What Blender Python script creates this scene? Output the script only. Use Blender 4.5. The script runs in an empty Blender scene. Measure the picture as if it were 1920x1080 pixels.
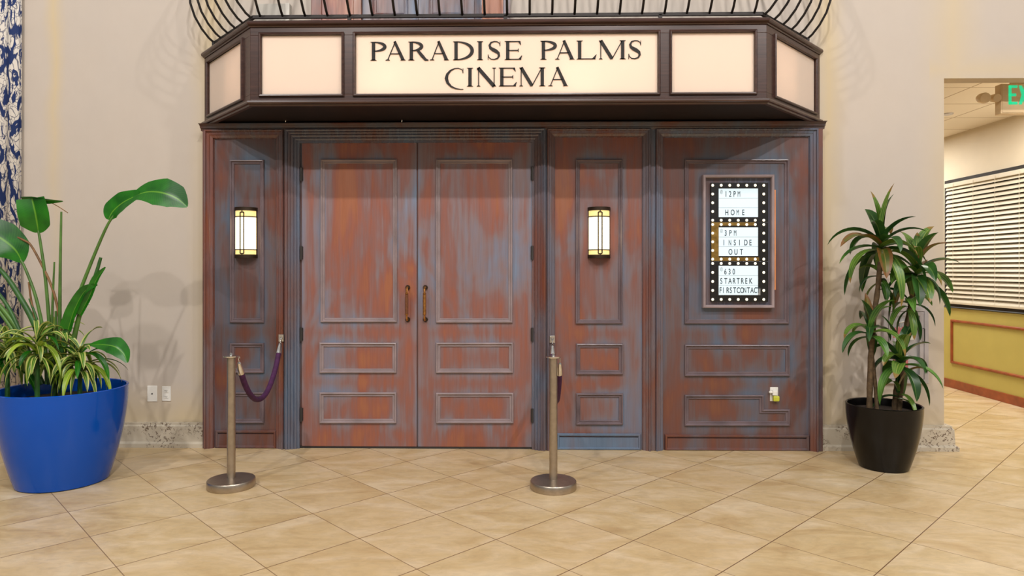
import bpy, bmesh, math, random
from mathutils import Vector, Matrix
S = bpy.context.scene
C = S.collection
PI = math.pi

# ---------------------------------------------------------------- camera, world, lights, exposure
F_PX, HORIZON, EYE, CAM_Y, YAW = 1278.0, 505.0, 1.42, -5.385, math.radians(1.05)
cd = bpy.data.cameras.new('camera'); cam = bpy.data.objects.new('camera', cd); C.objects.link(cam)
cd.sensor_fit = 'HORIZONTAL'; cd.sensor_width = 36.0; cd.lens = 36.0 * F_PX / 1920
cd.shift_y = -(540 - HORIZON) / 1920
cam.location = (0, CAM_Y, EYE); cam.rotation_euler = (PI/2, 0, YAW)
S.camera = cam
S.view_settings.view_transform = 'Standard'; S.view_settings.look = 'None'
S.view_settings.gamma = 1; S.view_settings.use_curve_mapping = False
S.view_settings.exposure = 0.08
wd = bpy.data.worlds.new('hall_air'); S.world = wd; wd.use_nodes = True
wd.node_tree.nodes['Background'].inputs[0].default_value = (1.0, 0.975, 0.945, 1)
wd.node_tree.nodes['Background'].inputs[1].default_value = 0.40
# stand-in for the unseen hall: gradient and dark bands added for metal reflections
_wt = wd.node_tree; _tc = _wt.nodes.new('ShaderNodeTexCoord'); _sx = _wt.nodes.new('ShaderNodeSeparateXYZ'); _wt.links.new(_tc.outputs['Generated'], _sx.inputs[0])
_rz = _wt.nodes.new('ShaderNodeValToRGB'); _wt.links.new(_sx.outputs[2], _rz.inputs[0])
_rz.color_ramp.elements[0].position = .12; _rz.color_ramp.elements[0].color = (.66, .64, .62, 1)
_rz.color_ramp.elements[1].position = .55; _rz.color_ramp.elements[1].color = (1.12, 1.09, 1.05, 1)
_wv = _wt.nodes.new('ShaderNodeMath'); _wv.operation = 'MULTIPLY'; _wt.links.new(_sx.outputs[0], _wv.inputs[0]); _wv.inputs[1].default_value = 9.0
_sn = _wt.nodes.new('ShaderNodeMath'); _sn.operation = 'SINE'; _wt.links.new(_wv.outputs[0], _sn.inputs[0])
_rm = _wt.nodes.new('ShaderNodeMapRange'); _wt.links.new(_sn.outputs[0], _rm.inputs[0]); _rm.inputs[1].default_value = -.4; _rm.inputs[2].default_value = .4; _rm.inputs[3].default_value = .62; _rm.inputs[4].default_value = 1.25
_mx = _wt.nodes.new('ShaderNodeMix'); _mx.data_type = 'RGBA'; _mx.blend_type = 'MULTIPLY'; _mx.inputs[0].default_value = 1
_wt.links.new(_rz.outputs[0], _mx.inputs[6]); _wt.links.new(_rm.outputs[0], _mx.inputs[7]); _wt.links.new(_mx.outputs[2], _wt.nodes['Background'].inputs[0])
def lamp(name, kind, loc, power, col=(1, .965, .925), size=.1, rot=None, spread=None):
    l = bpy.data.lights.new(name, kind); l.energy = power; l.color = col
    if kind == 'AREA':
        l.shape = 'RECTANGLE'; l.size = size[0]; l.size_y = size[1]
    else: l.shadow_soft_size = size
    o = bpy.data.objects.new(name, l); C.objects.link(o); o.location = loc
    if rot: o.rotation_euler = rot
    return o
# two rows of downlights in the tall hall ceiling, in front of the marquee
for x in (-4.2, 0.4, 4.6):
    lamp('hall_downlight', 'POINT', (x, -5.5, 7.0), 500, size=.09)
for x in (-3.2, 1.6, 5.2):
    lamp('hall_downlight', 'POINT', (x, -8.6, 7.0), 640, size=.09)
# corridor ceiling troffers, out of sight behind the jamb
lamp('corridor_troffer', 'AREA', (4.1, 3.6, 3.0), 66, (1, .965, .90), (.6, 1.2))
lamp('corridor_troffer', 'AREA', (4.5, .9, 3.0), 34, (1, .965, .90), (.5, .9))

# ---------------------------------------------------------------- helpers
_s, _c = math.sin(YAW), math.cos(YAW)
def at(px, py, Y):
    """the point of the vertical plane y = Y seen at (px, py)"""
    a = (px - 960) / F_PX; b = -(py - HORIZON) / F_PX
    dx, dy = -_s + a * _c, _c + a * _s
    t = (Y - CAM_Y) / dy
    return Vector((t * dx, Y, EYE + t * b))
def WX(px, Y=0, py=HORIZON): return at(px, py, Y).x
def WZ(py, Y=0, px=960): return at(px, py, Y).z
def lin(c): return tuple(((v/255)/12.92 if v/255 <= .04045 else ((v/255+.055)/1.055)**2.4) for v in c) + (1,)

class MB:
    def __init__(s): s.v = []; s.f = []; s.uv = []; s.smooth = False
    def quad(s, *p):
        n = len(s.v); s.v += [tuple(q) for q in p]; s.f.append(tuple(range(n, n+len(p)))); return s
    def box(s, a, b):
        (x0, y0, z0), (x1, y1, z1) = a, b
        x0, x1 = sorted((x0, x1)); y0, y1 = sorted((y0, y1)); z0, z1 = sorted((z0, z1))
        return s.hexa([(x0,y0,z0),(x1,y0,z0),(x1,y1,z0),(x0,y1,z0)], [(x0,y0,z1),(x1,y0,z1),(x1,y1,z1),(x0,y1,z1)])
    def hexa(s, lo, hi):
        n = len(s.v); k = len(lo); s.v += [tuple(p) for p in lo] + [tuple(p) for p in hi]
        s.f.append(tuple(n+i for i in reversed(range(k)))); s.f.append(tuple(n+k+i for i in range(k)))
        for i in range(k):
            j = (i+1) % k; s.f.append((n+i, n+j, n+k+j, n+k+i))
        return s
    def obox(s, o, t, nrm, s0, s1, z0, z1, h0, h1):
        """box in a frame: origin o, tangent t, outward normal nrm"""
        g = lambda a, z, h: (o + t*a + nrm*h + Vector((0,0,z)))
        return s.hexa([g(s0,z0,h0), g(s1,z0,h0), g(s1,z0,h1), g(s0,z0,h1)], [g(s0,z1,h0), g(s1,z1,h0), g(s1,z1,h1), g(s0,z1,h1)])
    def tube(s, pts, r, seg=10, caps=True):
        pts = [Vector(p) for p in pts]; rs = r if isinstance(r, (list, tuple)) else [r]*len(pts)
        n0 = len(s.v); up = None
        for i, p in enumerate(pts):
            d = (pts[min(i+1, len(pts)-1)] - pts[max(i-1, 0)]).normalized()
            if up is None: up = d.orthogonal().normalized()
            up = (up - d*up.dot(d)).normalized(); w = d.cross(up)
            for k in range(seg):
                a = 2*PI*k/seg; s.v.append(tuple(p + (up*math.cos(a) + w*math.sin(a))*rs[i]))
        for i in range(len(pts)-1):
            for k in range(seg):
                a = n0+i*seg+k; b = n0+i*seg+(k+1) % seg; s.f.append((a, b, b+seg, a+seg))
        if caps:
            s.f.append(tuple(n0+k for k in reversed(range(seg)))); e = n0+(len(pts)-1)*seg
            s.f.append(tuple(e+k for k in range(seg)))
        s.smooth = True; return s
    def lathe(s, prof, c=(0,0,0), seg=48, a0=0, a1=2*PI, closed=True):
        n0 = len(s.v); m = seg if closed else seg+1
        for r, z in prof:
            for k in range(m):
                a = a0 + (a1-a0)*k/seg; s.v.append((c[0]+r*math.cos(a), c[1]+r*math.sin(a), c[2]+z))
        for i in range(len(prof)-1):
            for k in range(seg):
                a = n0+i*m+k; b = n0+i*m+((k+1) % m); s.f.append((a, b, b+m, a+m))
        s.smooth = True; return s
    def sweep(s, path, prof, fmap, closed=True):
        """sweep a profile [(inward, out)] round a 2D path with mitred corners; fmap(a, b, out) -> point"""
        n = len(path); offs = []
        for i in range(n):
            p = Vector(path[i]); e = []
            if closed or i > 0: e.append((p - Vector(path[i-1])).normalized())
            if closed or i < n-1: e.append((Vector(path[(i+1) % n]) - p).normalized())
            nn = [Vector((-d.y, d.x)) for d in e]
            if len(nn) == 1: nn.append(nn[0])
            offs.append((nn[0]+nn[1]) / (1 + nn[0].dot(nn[1])))
        n0 = len(s.v); k = len(prof)
        for i in range(n):
            for u, h in prof:
                q = Vector(path[i]) + offs[i]*u; s.v.append(tuple(fmap(q.x, q.y, h)))
        for i in range(n if closed else n-1):
            j = (i+1) % n
            for m in range(k-1): s.f.append((n0+i*k+m, n0+j*k+m, n0+j*k+m+1, n0+i*k+m+1))
        if not closed:
            s.f.append(tuple(n0+m for m in range(k))); s.f.append(tuple(n0+(n-1)*k+m for m in reversed(range(k))))
        return s
    def poly(s, pts, fmap, h0, h1):
        return s.hexa([fmap(a, b, h0) for a, b in pts], [fmap(a, b, h1) for a, b in pts])

def obj(name, mb, m, parent=None, bevel=0, loc=None):
    me = bpy.data.meshes.new(name)
    off = Vector((0,0,0)); p = parent
    while p is not None: off += p.location; p = p.parent
    if loc is not None: off = Vector(loc)
    me.from_pydata([tuple(Vector(v)-off) if loc is None else v for v in mb.v], [], mb.f)
    if mb.uv:
        ul = me.uv_layers.new(name='uv')
        for poly in me.polygons:
            for li, vi in zip(poly.loop_indices, poly.vertices): ul.data[li].uv = mb.uv[vi]
    bm = bmesh.new(); bm.from_mesh(me); bmesh.ops.recalc_face_normals(bm, faces=bm.faces); bm.to_mesh(me); bm.free()
    if mb.smooth:
        for q in me.polygons: q.use_smooth = True
        me.set_sharp_from_angle(angle=math.radians(38))
    me.materials.append(m)
    o = bpy.data.objects.new(name, me); C.objects.link(o)
    if loc is not None: o.location = loc
    if parent: o.parent = parent
    if bevel:
        b = o.modifiers.new('bevel', 'BEVEL'); b.width = bevel; b.segments = 2; b.limit_method = 'ANGLE'
    return o
def tag(o, label=None, cat=None, group=None, kind=None):
    for k, v in (('label', label), ('category', cat), ('group', group), ('kind', kind)):
        if v: o[k] = v
    return o
def thing(name, label, cat, loc=(0,0,0), group=None, kind=None):
    o = bpy.data.objects.new(name, None); C.objects.link(o); o.location = loc; o.empty_display_size = .05
    return tag(o, label, cat, group, kind)
def copy_tree(o, parent=None):
    c = o.copy(); C.objects.link(c)
    if parent is not None: c.parent = parent
    for ch in list(o.children): copy_tree(ch, c)
    return c

# ---------------------------------------------------------------- materials
class NT:
    def __init__(s, name):
        s.m = bpy.data.materials.new(name); s.m.use_nodes = True; s.t = s.m.node_tree
        s.b = s.t.nodes['Principled BSDF']; s.out = s.t.nodes['Material Output']
    def n(s, typ, **kw):
        x = s.t.nodes.new('ShaderNode'+typ)
        for k, v in kw.items(): setattr(x, k, v)
        return x
    def link(s, a, b): s.t.links.new(a, b)
    def put(s, sock, v):
        if hasattr(v, 'is_output'): s.link(v, sock)
        else: sock.default_value = v
    def math(s, op, a, b=0.0, c=None, clamp=False):
        x = s.n('Math', operation=op, use_clamp=clamp); s.put(x.inputs[0], a); s.put(x.inputs[1], b)
        if c is not None: s.put(x.inputs[2], c)
        return x.outputs[0]
    def pos(s):
        if not hasattr(s, '_p'): s._p = s.n('NewGeometry').outputs['Position']
        return s._p
    def xyz(s, v=None):
        x = s.n('SeparateXYZ'); s.link(v if v is not None else s.pos(), x.inputs[0]); return x.outputs
    def mapv(s, scale, loc=(0,0,0), rot=(0,0,0), v=None):
        x = s.n('Mapping'); s.link(v if v is not None else s.pos(), x.inputs[0])
        x.inputs['Scale'].default_value = scale; x.inputs['Location'].default_value = loc; x.inputs['Rotation'].default_value = rot
        return x.outputs[0]
    def noise(s, v, scale=1, detail=4, rough=.5, dist=0):
        x = s.n('TexNoise'); s.link(v, x.inputs['Vector']); x.inputs['Scale'].default_value = scale
        x.inputs['Detail'].default_value = detail; x.inputs['Roughness'].default_value = rough; x.inputs['Distortion'].default_value = dist
        return x.outputs[0]
    def ramp(s, fac, stops):
        x = s.n('ValToRGB'); s.put(x.inputs[0], fac); e = x.color_ramp.elements
        while len(e) < len(stops): e.new(0.5)
        for q, (p, c) in zip(e, stops):
            q.position = p; q.color = c if not isinstance(c, (int, float)) else (c, c, c, 1)
        return x.outputs[0]
    def mix(s, fac, a, b, mode='MIX'):
        x = s.n('Mix', data_type='RGBA', blend_type=mode); s.put(x.inputs[0], fac); s.put(x.inputs[6], a); s.put(x.inputs[7], b)
        return x.outputs[2]
    def set(s, **kw):
        for k, v in kw.items(): s.put(s.b.inputs[k.replace('_', ' ')], v)
        return s
    def bump(s, h, strength=.2, dist=.01):
        x = s.n('Bump'); s.put(x.inputs['Height'], h); x.inputs['Strength'].default_value = strength; x.inputs['Distance'].default_value = dist
        s.link(x.outputs[0], s.b.inputs['Normal']); return s
def plain(name, c, rough=.5, metal=0, noise=.12, nscale=6, coat=0):
    t = NT(name); v = t.noise(t.mapv((nscale,)*3), 1, 3)
    d = tuple(x*(1-noise) for x in lin(c)[:3]) + (1,); l = tuple(min(1, x*(1+noise)) for x in lin(c)[:3]) + (1,)
    t.set(Base_Color=t.ramp(v, [(.3, d), (.7, l)]), Roughness=rough, Metallic=metal)
    if coat: t.b.inputs['Coat Weight'].default_value = coat
    return t.m
def glow(name, c, strength, base=(230,230,220), rough=.4):
    t = NT(name); t.set(Base_Color=lin(base), Roughness=rough, Emission_Color=lin(c), Emission_Strength=strength); return t.m

def wood(name, shift=0.0, dark=1.0, seed=0.0, rough=.36, iso=False):
    t = NT(name)
    sc = (3.5, 3.5, 3.5) if iso else (2.6, 2.6, 1.15)
    patch = t.noise(t.mapv(sc, (seed, seed*.7, seed*1.3)), 1, 3, .55, .7)
    brush = t.noise(t.mapv((9, 9, 9) if iso else (22, 22, 1.5), (seed*2, 0, seed)), 1, 4, .6, .4)
    fine = t.noise(t.mapv((40, 40, 40) if iso else (130, 130, 4)), 1, 3, .6)
    at_ = t.n('Attribute', attribute_name='wash').outputs['Fac']      # blue-grey wash left where the brush met the mouldings
    fac = t.math('ADD', t.math('MULTIPLY', patch, 1.25), t.math('MULTIPLY', brush, .25 if iso else .5))
    fac = t.math('ADD', fac, -.38 + shift)
    fac = t.math('ADD', fac, t.math('MULTIPLY', at_, t.math('MULTIPLY', patch, .50)))
    k = lambda c: tuple(v*dark for v in lin(c)[:3]) + (1,)
    col = t.ramp(fac, [(.22, k((150,92,64))), (.33, k((140,84,68))), (.45, k((130,90,84))), (.57, k((126,106,108))), (.74, k((116,116,132))), (1.0, k((108,130,156)))])
    col = t.mix(.45, col, t.ramp(fine, [(.3, .70), (.7, 1.0)]), 'MULTIPLY')
    t.set(Base_Color=col, Roughness=t.ramp(brush, [(.3, rough-.06), (.7, rough+.10)])); t.b.inputs['Specular IOR Level'].default_value = .6
    if iso: return t.m
    return t.bump(brush, .10, .003).m
M = {}
M['door_l'] = wood('rust_brown_painted_wood', -.07, 1.14, 3.1)
M['door_r'] = wood('faded_rust_painted_wood', -.05, 1.1, 7.7)
M['side'] = wood('umber_blue_washed_wood', -.03, .58, 1.3)
M['mid'] = wood('red_brown_painted_wood', -.13, .92, 5.2)
M['wide'] = wood('purple_brown_painted_wood', -.02, .62, 9.4)
M['trim'] = wood('blue_grey_washed_wood', .16, .74, 2.2, .24)
M['bead_dark'] = plain('mauve_grey_beading_wood', (108,93,97), .24, 0, .22, 5)
M['trim_red'] = wood('reddish_washed_wood', .02, .72, 6.2, .25)
M['beading'] = plain('pale_mauve_beading_wood', (146,130,131), .24, 0, .18, 5)
M['blue_base'] = wood('blue_washed_base_wood', .30, .80, 3.3)
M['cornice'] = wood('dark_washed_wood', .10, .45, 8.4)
t = NT('dark_walnut_stain'); g_ = t.noise(t.mapv((3, 30, 60)), 1, 5, .6, .4)
t.set(Base_Color=t.ramp(g_, [(.3, lin((46,28,23))), (.7, lin((74,48,40)))]), Roughness=.3); M['walnut'] = t.m
M['soffit'] = plain('shade_darkened_brown', (26,15,12), .5)  # brown darkened further to paint in the shade under the marquee
M['iron'] = plain('black_wrought_iron', (34,28,26), .45, .5)
M['bronze'] = plain('dark_bronze', (58,44,32), .45, .6)
M['brass'] = plain('aged_brass', (186,130,70), .32, .9, .3, 60)
M['oldbrass'] = plain('brown_wood_grip', (110,66,38), .4, .1, .25, 60)
M['steel'] = plain('brushed_stainless_steel', (176,164,150), .33, .95, .08, 30)
M['chrome'] = plain('polished_chrome', (225,222,218), .14, 1.0, .03)
M['velvet'] = plain('purple_velvet', (66,22,66), .8, 0, .3, 30)
M['white'] = plain('white_plastic', (228,224,216), .4, 0, .03)
M['slot'] = plain('dark_plastic', (50,46,44), .5)
M['blackgloss'] = plain('gloss_black_plastic', (20,18,17), .34, 0, .1, 6)
M['potblack'] = plain('gloss_black_planter', (15,12,11), .2, 0, .1, 3)
t = None
M['potblue'] = plain('gloss_cobalt_planter', (0,76,176), .12, 0, .05, 2)
M['potblack'].node_tree.nodes['Principled BSDF'].inputs['Specular IOR Level'].default_value = .3
M['potblue'].node_tree.nodes['Principled BSDF'].inputs['Specular IOR Level'].default_value = .35
M['soil'] = plain('dark_potting_soil', (46,34,26), .95, 0, .5, 80)
M['letter'] = plain('black_sign_letter', (22,15,11), .7)
M['ink'] = plain('dark_teal_letter', (38,52,60), .5)
M['paleink'] = plain('pale_grey_letter', (176,190,196), .5)
M['bulb'] = glow('lit_warm_bulb', (255,240,205), 1.15)
M['screen'] = glow('lit_cool_panel', (205,228,236), .62, (180,190,195))
M['clear'] = plain('clear_letter_tile', (150,150,150), .2)
M['orange'] = plain('pale_orange', (232,150,92), .4)  # even pale orange for the thin strip beside the display frame
M['gold_sheen'] = plain('gold_reflection', (170,135,70), .3, .85, .35, 25)  # golden reflections of the glossy black case, painted as a colour
M['green'] = glow('lit_green_letters', (40,215,150), .75, (40,150,110))
M['signcream'] = plain('cream_sign_housing', (216,190,150), .5)
M['red'] = plain('red_enamel', (190,30,30), .3)
M['frame_grey'] = plain('silver_grey_metal', (188,182,184), .35, .4)
M['yellow'] = plain('yellow_green_plastic', (196,196,60), .4)
M['putty'] = plain('putty_grey_paint', (172,166,156), .6); M['pale_putty'] = plain('pale_putty_paint', (206,200,190), .6)
M['liner'] = plain('white_lightbox_liner', (250,246,240), .7, 0, .01)
# frosted marquee panels lit from behind
def frosted(name, tint):
    t = NT(name); t.t.nodes.remove(t.b)
    d = t.n('BsdfDiffuse'); tr = t.n('BsdfTranslucent'); mx = t.n('MixShader')
    d.inputs[0].default_value = lin(tint); tr.inputs[0].default_value = lin(tint); mx.inputs[0].default_value = .5
    t.link(d.outputs[0], mx.inputs[1]); t.link(tr.outputs[0], mx.inputs[2]); t.link(mx.outputs[0], t.out.inputs[0]); return t.m
M['frost'] = frosted('frosted_cream_acrylic', (255,240,226))
M['glass_white'] = glow('lit_cream_glass', (255,236,190), 2.0, (240,225,190))
M['glass_amber'] = glow('lit_amber_glass', (242,215,140), .85, (230,200,130))
t = NT('clear_glazing'); t.set(Base_Color=lin((235,240,240)), Roughness=.05, Alpha=.10); M['glass'] = t.m

# plaster with yellowed bands
t = NT('cream_plaster'); x, y, z = t.xyz()
lo = t.noise(t.mapv((1.1, 1.1, .8)), 1, 4, .55); fi = t.noise(t.mapv((9, 9, 6)), 1, 5, .6)
col = t.mix(fi, lin((186,173,160)), lin((193,181,169)))
col = t.mix(t.ramp(lo, [(.35, .0), (.7, .55)]), col, lin((183,173,164)))
def band(v, c, w): return t.math('POWER', t.math('SUBTRACT', 1, t.math('DIVIDE', t.math('ABSOLUTE', t.math('SUBTRACT', v, c)), w), clamp=True), 1.4)
wob = t.math('ADD', x, t.math('MULTIPLY', t.math('SUBTRACT', t.noise(t.mapv((2, 2, 1.6)), 1, 3), .5), .14))
st = t.math('MULTIPLY', band(wob, -3.80, .10), t.ramp(t.math('DIVIDE', z, 4.0), [(.30, .10), (.75, .75)]))
st = t.math('MAXIMUM', st, t.math('MULTIPLY', band(wob, -2.52, .22), .75))
st = t.math('MAXIMUM', st, t.math('MULTIPLY', band(wob, 2.40, .18), .75))
st = t.math('MAXIMUM', st, t.math('MULTIPLY', band(wob, 3.38, .32), .55))
lowz = t.math('MULTIPLY', t.math('SUBTRACT', 1, t.math('DIVIDE', t.math('ABSOLUTE', t.math('SUBTRACT', z, .22)), .30), clamp=True), t.ramp(lo, [(.3, .35), (.6, 1)]))
st = t.math('MAXIMUM', st, t.math('MULTIPLY', lowz, .8))
hd = t.math('MULTIPLY', band(z, 3.0, .22), t.math('GREATER_THAN', x, 3.2))
st = t.math('MAXIMUM', st, t.math('MULTIPLY', hd, .5))
col = t.mix(t.math('MULTIPLY', st, .72, clamp=True), col, lin((204,180,128)))
t.set(Base_Color=col, Roughness=.75).bump(fi, .08, .003); M['plaster'] = t.m

# floor tiles, laid diagonally
t = NT('beige_diagonal_tile'); x, y, z = t.xyz()
r2 = 1/math.sqrt(2); TS = .509
u = t.math('DIVIDE', t.math('SUBTRACT', t.math('MULTIPLY', t.math('SUBTRACT', x, y), r2), 2.698-10*TS), TS)
v = t.math('DIVIDE', t.math('SUBTRACT', t.math('MULTIPLY', t.math('ADD', x, y), r2), -2.910-20*TS), TS)
def edge(w):
    f = t.math('FRACT', w); return t.math('MINIMUM', f, t.math('SUBTRACT', 1, f))
eu, ev = edge(u), edge(v)
gr = t.math('MAXIMUM', t.math('LESS_THAN', eu, .0052), t.math('MULTIPLY', t.math('LESS_THAN', ev, .0048), .75))
cb = t.n('CombineXYZ'); t.link(t.math('FLOOR', u), cb.inputs[0]); t.link(t.math('FLOOR', v), cb.inputs[1])
wn = t.n('TexWhiteNoise', noise_dimensions='3D'); t.link(cb.outputs[0], wn.inputs['Vector'])
off = t.n('VectorMath', operation='MULTIPLY_ADD'); t.link(wn.outputs['Color'], off.inputs[0]); off.inputs[1].default_value = (7, 7, 7); t.link(t.pos(), off.inputs[2])
st1 = t.noise(t.mapv((2.0, 4.2, 1), v=off.outputs[0]), 1, 7, .62, .9); st2 = t.noise(t.mapv((14, 24, 1), v=off.outputs[0]), 1, 6, .68, .8)
base = t.ramp(st1, [(.30, lin((184,154,110))), (.45, lin((200,174,130))), (.58, lin((210,186,149))), (.78, lin((222,204,172)))])
base = t.mix(.5, base, t.ramp(st2, [(.34, .74), (.58, 1.02)]), 'MULTIPLY')
base = t.mix(t.math('MULTIPLY', wn.outputs['Value'], .14), base, lin((196,158,116)))
base = t.mix(gr, base, lin((112,78,50)))
t.set(Base_Color=base, Roughness=t.ramp(st2, [(.3, .30), (.7, .42)])).bump(t.math('SUBTRACT', 1, gr), .25, .002); M['floor'] = t.m

# pitted travertine skirting
t = NT('pitted_travertine'); vv = t.mapv((1, 1, 1)); pz = t.noise(t.mapv((55, 55, 60)), 1, 3, .6, .5); reg = t.noise(t.mapv((4, 4, 5)), 1, 2)
pit = t.math('MULTIPLY', t.ramp(pz, [(.55, 0.0), (.60, 1.0)]), t.ramp(reg, [(.44, 0.0), (.58, 1.0)]))
col = t.mix(t.noise(t.mapv((3, 3, 9)), 1, 4), lin((182,168,146)), lin((206,196,178)))
t.set(Base_Color=t.mix(t.math('MULTIPLY', pit, .85), col, lin((92,68,50))), Roughness=.6).bump(t.math('SUBTRACT', 1, pit), .5, .004); M['travertine'] = t.m

# curtain print: cream scroll-work on cobalt
t = NT('blue_white_print'); uvn = t.n('TexCoord').outputs['UV']
dist = t.noise(t.mapv((7, 7, 7), v=uvn), 1, 2); cmb = t.n('CombineXYZ')
ux, uy, _ = t.xyz(uvn)
t.link(t.math('ADD', ux, t.math('MULTIPLY', dist, .16)), cmb.inputs[0]); t.link(t.math('ADD', uy, t.math('MULTIPLY', t.noise(t.mapv((6, 6, 6), (3, 5, 0), v=uvn), 1, 2), .2)), cmb.inputs[1])
vo = t.n('TexVoronoi', feature='DISTANCE_TO_EDGE'); t.link(t.mapv((30, 22, 1), v=cmb.outputs[0]), vo.inputs['Vector']); vo.inputs['Scale'].default_value = 1
bl = t.noise(t.mapv((13, 7, 1), (1, 9, 0), v=uvn), 1, 3, .5, 1.6)
cream = t.mix(t.ramp(vo.outputs['Distance'], [(.025, .85), (.06, 0.0)]), lin((206,198,188)), lin((50,56,86)))
col = t.mix(t.ramp(bl, [(.515, 0.0), (.54, 1.0)]), cream, lin((8,36,88)))
t.set(Base_Color=col, Roughness=.8); M['print'] = t.m

# corridor
M['cream_paint'] = plain('cream_wall_paint', (220,206,180), .6, 0, .02)
M['olive'] = plain('olive_yellow_paint', (194,178,94), .5, 0, .03)
M['redwood'] = plain('reddish_brown_wood', (150,74,38), .3, 0, .2, 12)
M['slat'] = plain('cream_blind_slat', (216,206,184), .45, 0, .02)
M['darkframe'] = plain('dark_window_frame', (26,18,14), .7)
t = NT('ceiling_tile_grid'); x, y, z = t.xyz()
e1 = t.math('FRACT', t.math('DIVIDE', t.math('SUBTRACT', x, 3.95-6.0), .6)); e2 = t.math('FRACT', t.math('DIVIDE', t.math('SUBTRACT', y, .72-6.1), .61))
g1 = t.math('LESS_THAN', t.math('MINIMUM', e1, t.math('SUBTRACT', 1, e1)), .012); g2 = t.math('LESS_THAN', t.math('MINIMUM', e2, t.math('SUBTRACT', 1, e2)), .012)
t.set(Base_Color=t.mix(t.math('MAXIMUM', g1, g2), lin((240,230,214)), lin((180,160,134))), Roughness=.8); M['ceiltile'] = t.m

# leaves: uv.x across (0..1), uv.y along
def leafmat(name, c1, c2, rib, edgec=None, tipc=None, stripes=0):
    t = NT(name); ux, uy, _ = t.xyz(t.n('TexCoord').outputs['UV'])
    ac = t.math('ABSOLUTE', t.math('SUBTRACT', ux, .5))
    nz = t.noise(t.mapv((7, 7, 7)), 1, 3)
    col = t.mix(t.ramp(nz, [(.35, 0.0), (.65, 1.0)]), lin(c1), lin(c2))
    vein = t.math('FRACT', t.math('ADD', t.math('MULTIPLY', uy, 26), t.math('MULTIPLY', ac, -9)))
    col = t.mix(t.ramp(vein, [(.0, .22), (.18, 0.0)]), col, lin(rib))
    if edgec: col = t.mix(t.ramp(t.math('ADD', ac, t.math('MULTIPLY', nz, .12)), [(.30, 0.0), (.36, .9)]), col, lin(edgec))
    if stripes: col = t.mix(t.ramp(t.math('FRACT', t.math('MULTIPLY', ux, 5.0)), [(.30, .0), (.36, .55), (.5, .55), (.56, 0.0)]), col, lin(rib))
    col = t.mix(t.ramp(ac, [(.012, .8), (.04, 0.0)]), col, lin(rib))
    if tipc: col = t.mix(t.ramp(t.math('ADD', uy, t.math('MULTIPLY', nz, .25)), [(.98, 0.0), (1.08 if False else 1.0, .8)]), col, lin(tipc))
    t.set(Base_Color=col, Roughness=.33); t.b.inputs['Subsurface Weight'].default_value = 0
    tr = t.n('BsdfTranslucent'); t.link(col, tr.inputs[0]); mx = t.n('MixShader'); mx.inputs[0].default_value = .18
    t.link(t.b.outputs[0], mx.inputs[1]); t.link(tr.outputs[0], mx.inputs[2]); t.link(mx.outputs[0], t.out.inputs[0])
    return t.m
M['bigleaf'] = leafmat('deep_green_leaf', (10,78,14), (36,120,20), (104,160,44))
M['corn'] = leafmat('dark_green_dracaena_leaf', (20,58,24), (52,94,36), (104,134,62), None, None, 0)
M['corn3'] = leafmat('mid_green_dracaena_leaf', (34,88,30), (84,130,46), (126,158,78), None, None, 1)
M['corn4'] = leafmat('browning_dracaena_leaf', (60,84,30), (120,104,44), (150,130,70), (120,80,40), (130,84,44))
M['corn2'] = leafmat('light_green_dracaena_leaf', (52,96,32), (98,134,48), (158,170,84), None, (150,110,56), 1)
M['vari'] = leafmat('variegated_leaf', (40,92,22), (84,134,30), (200,202,116), (196,198,112))
M['vari2'] = leafmat('lime_leaf', (110,146,34), (156,180,48), (216,214,130))
M['stalk'] = plain('green_stalk', (74,110,44), .45, 0, .3, 9)
M['stalkdk'] = plain('dark_green_stalk', (44,88,34), .45, 0, .3, 9)
M['drystalk'] = plain('dry_brown_stalk', (120,84,48), .6, 0, .3, 20)
M['cane'] = plain('brown_ringed_cane', (92,72,48), .8, 0, .35, 40)

# ---------------------------------------------------------------- room shell
PW = .06                      # face of the plaster wall
JX = WX(1770, PW)             # left jamb of the corridor opening
HZ = WZ(147, PW, 1770)        # underside of its header
RX = 5.13                     # corridor's right wall
b = MB(); b.box((-8, -9, -.06), (8, 6, 0))
tag(obj('floor', b, M['floor']), 'beige stone-look tiles laid on the diagonal', 'floor', kind='structure')
b = MB(); b.box((-8, PW, 0), (JX, PW+.14, 7)); b.box((JX, PW, HZ), (RX, PW+.14, 7)); b.box((RX, PW, 0), (8, PW+.14, 7))
tag(obj('wall_back', b, M['plaster']), 'cream plaster wall with yellowed bands behind the cinema front', 'wall', kind='structure')
b = MB(); b.box((RX, PW+.14, .98), (RX+.12, 6, 3.04))
wr = tag(obj('wall_right', b, M['cream_paint']), 'corridor wall painted cream above and olive yellow below', 'wall', kind='structure')
b = MB(); b.box((RX-.003, PW+.14, 0), (RX+.12, 6, .955)); obj('dado', b, M['olive'], wr)
b = MB(); b.box((0, 5.6, 0), (RX, 5.72, 3.04)); tag(obj('wall_rear', b, M['cream_paint']), 'far end wall of the corridor', 'wall', kind='structure')
b = MB(); b.box((1, PW+.14, 3.03), (RX, 5.6, 3.1)); tag(obj('ceiling', b, M['ceiltile']), 'low corridor ceiling of pale lay-in tiles', 'ceiling', kind='structure')
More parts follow.
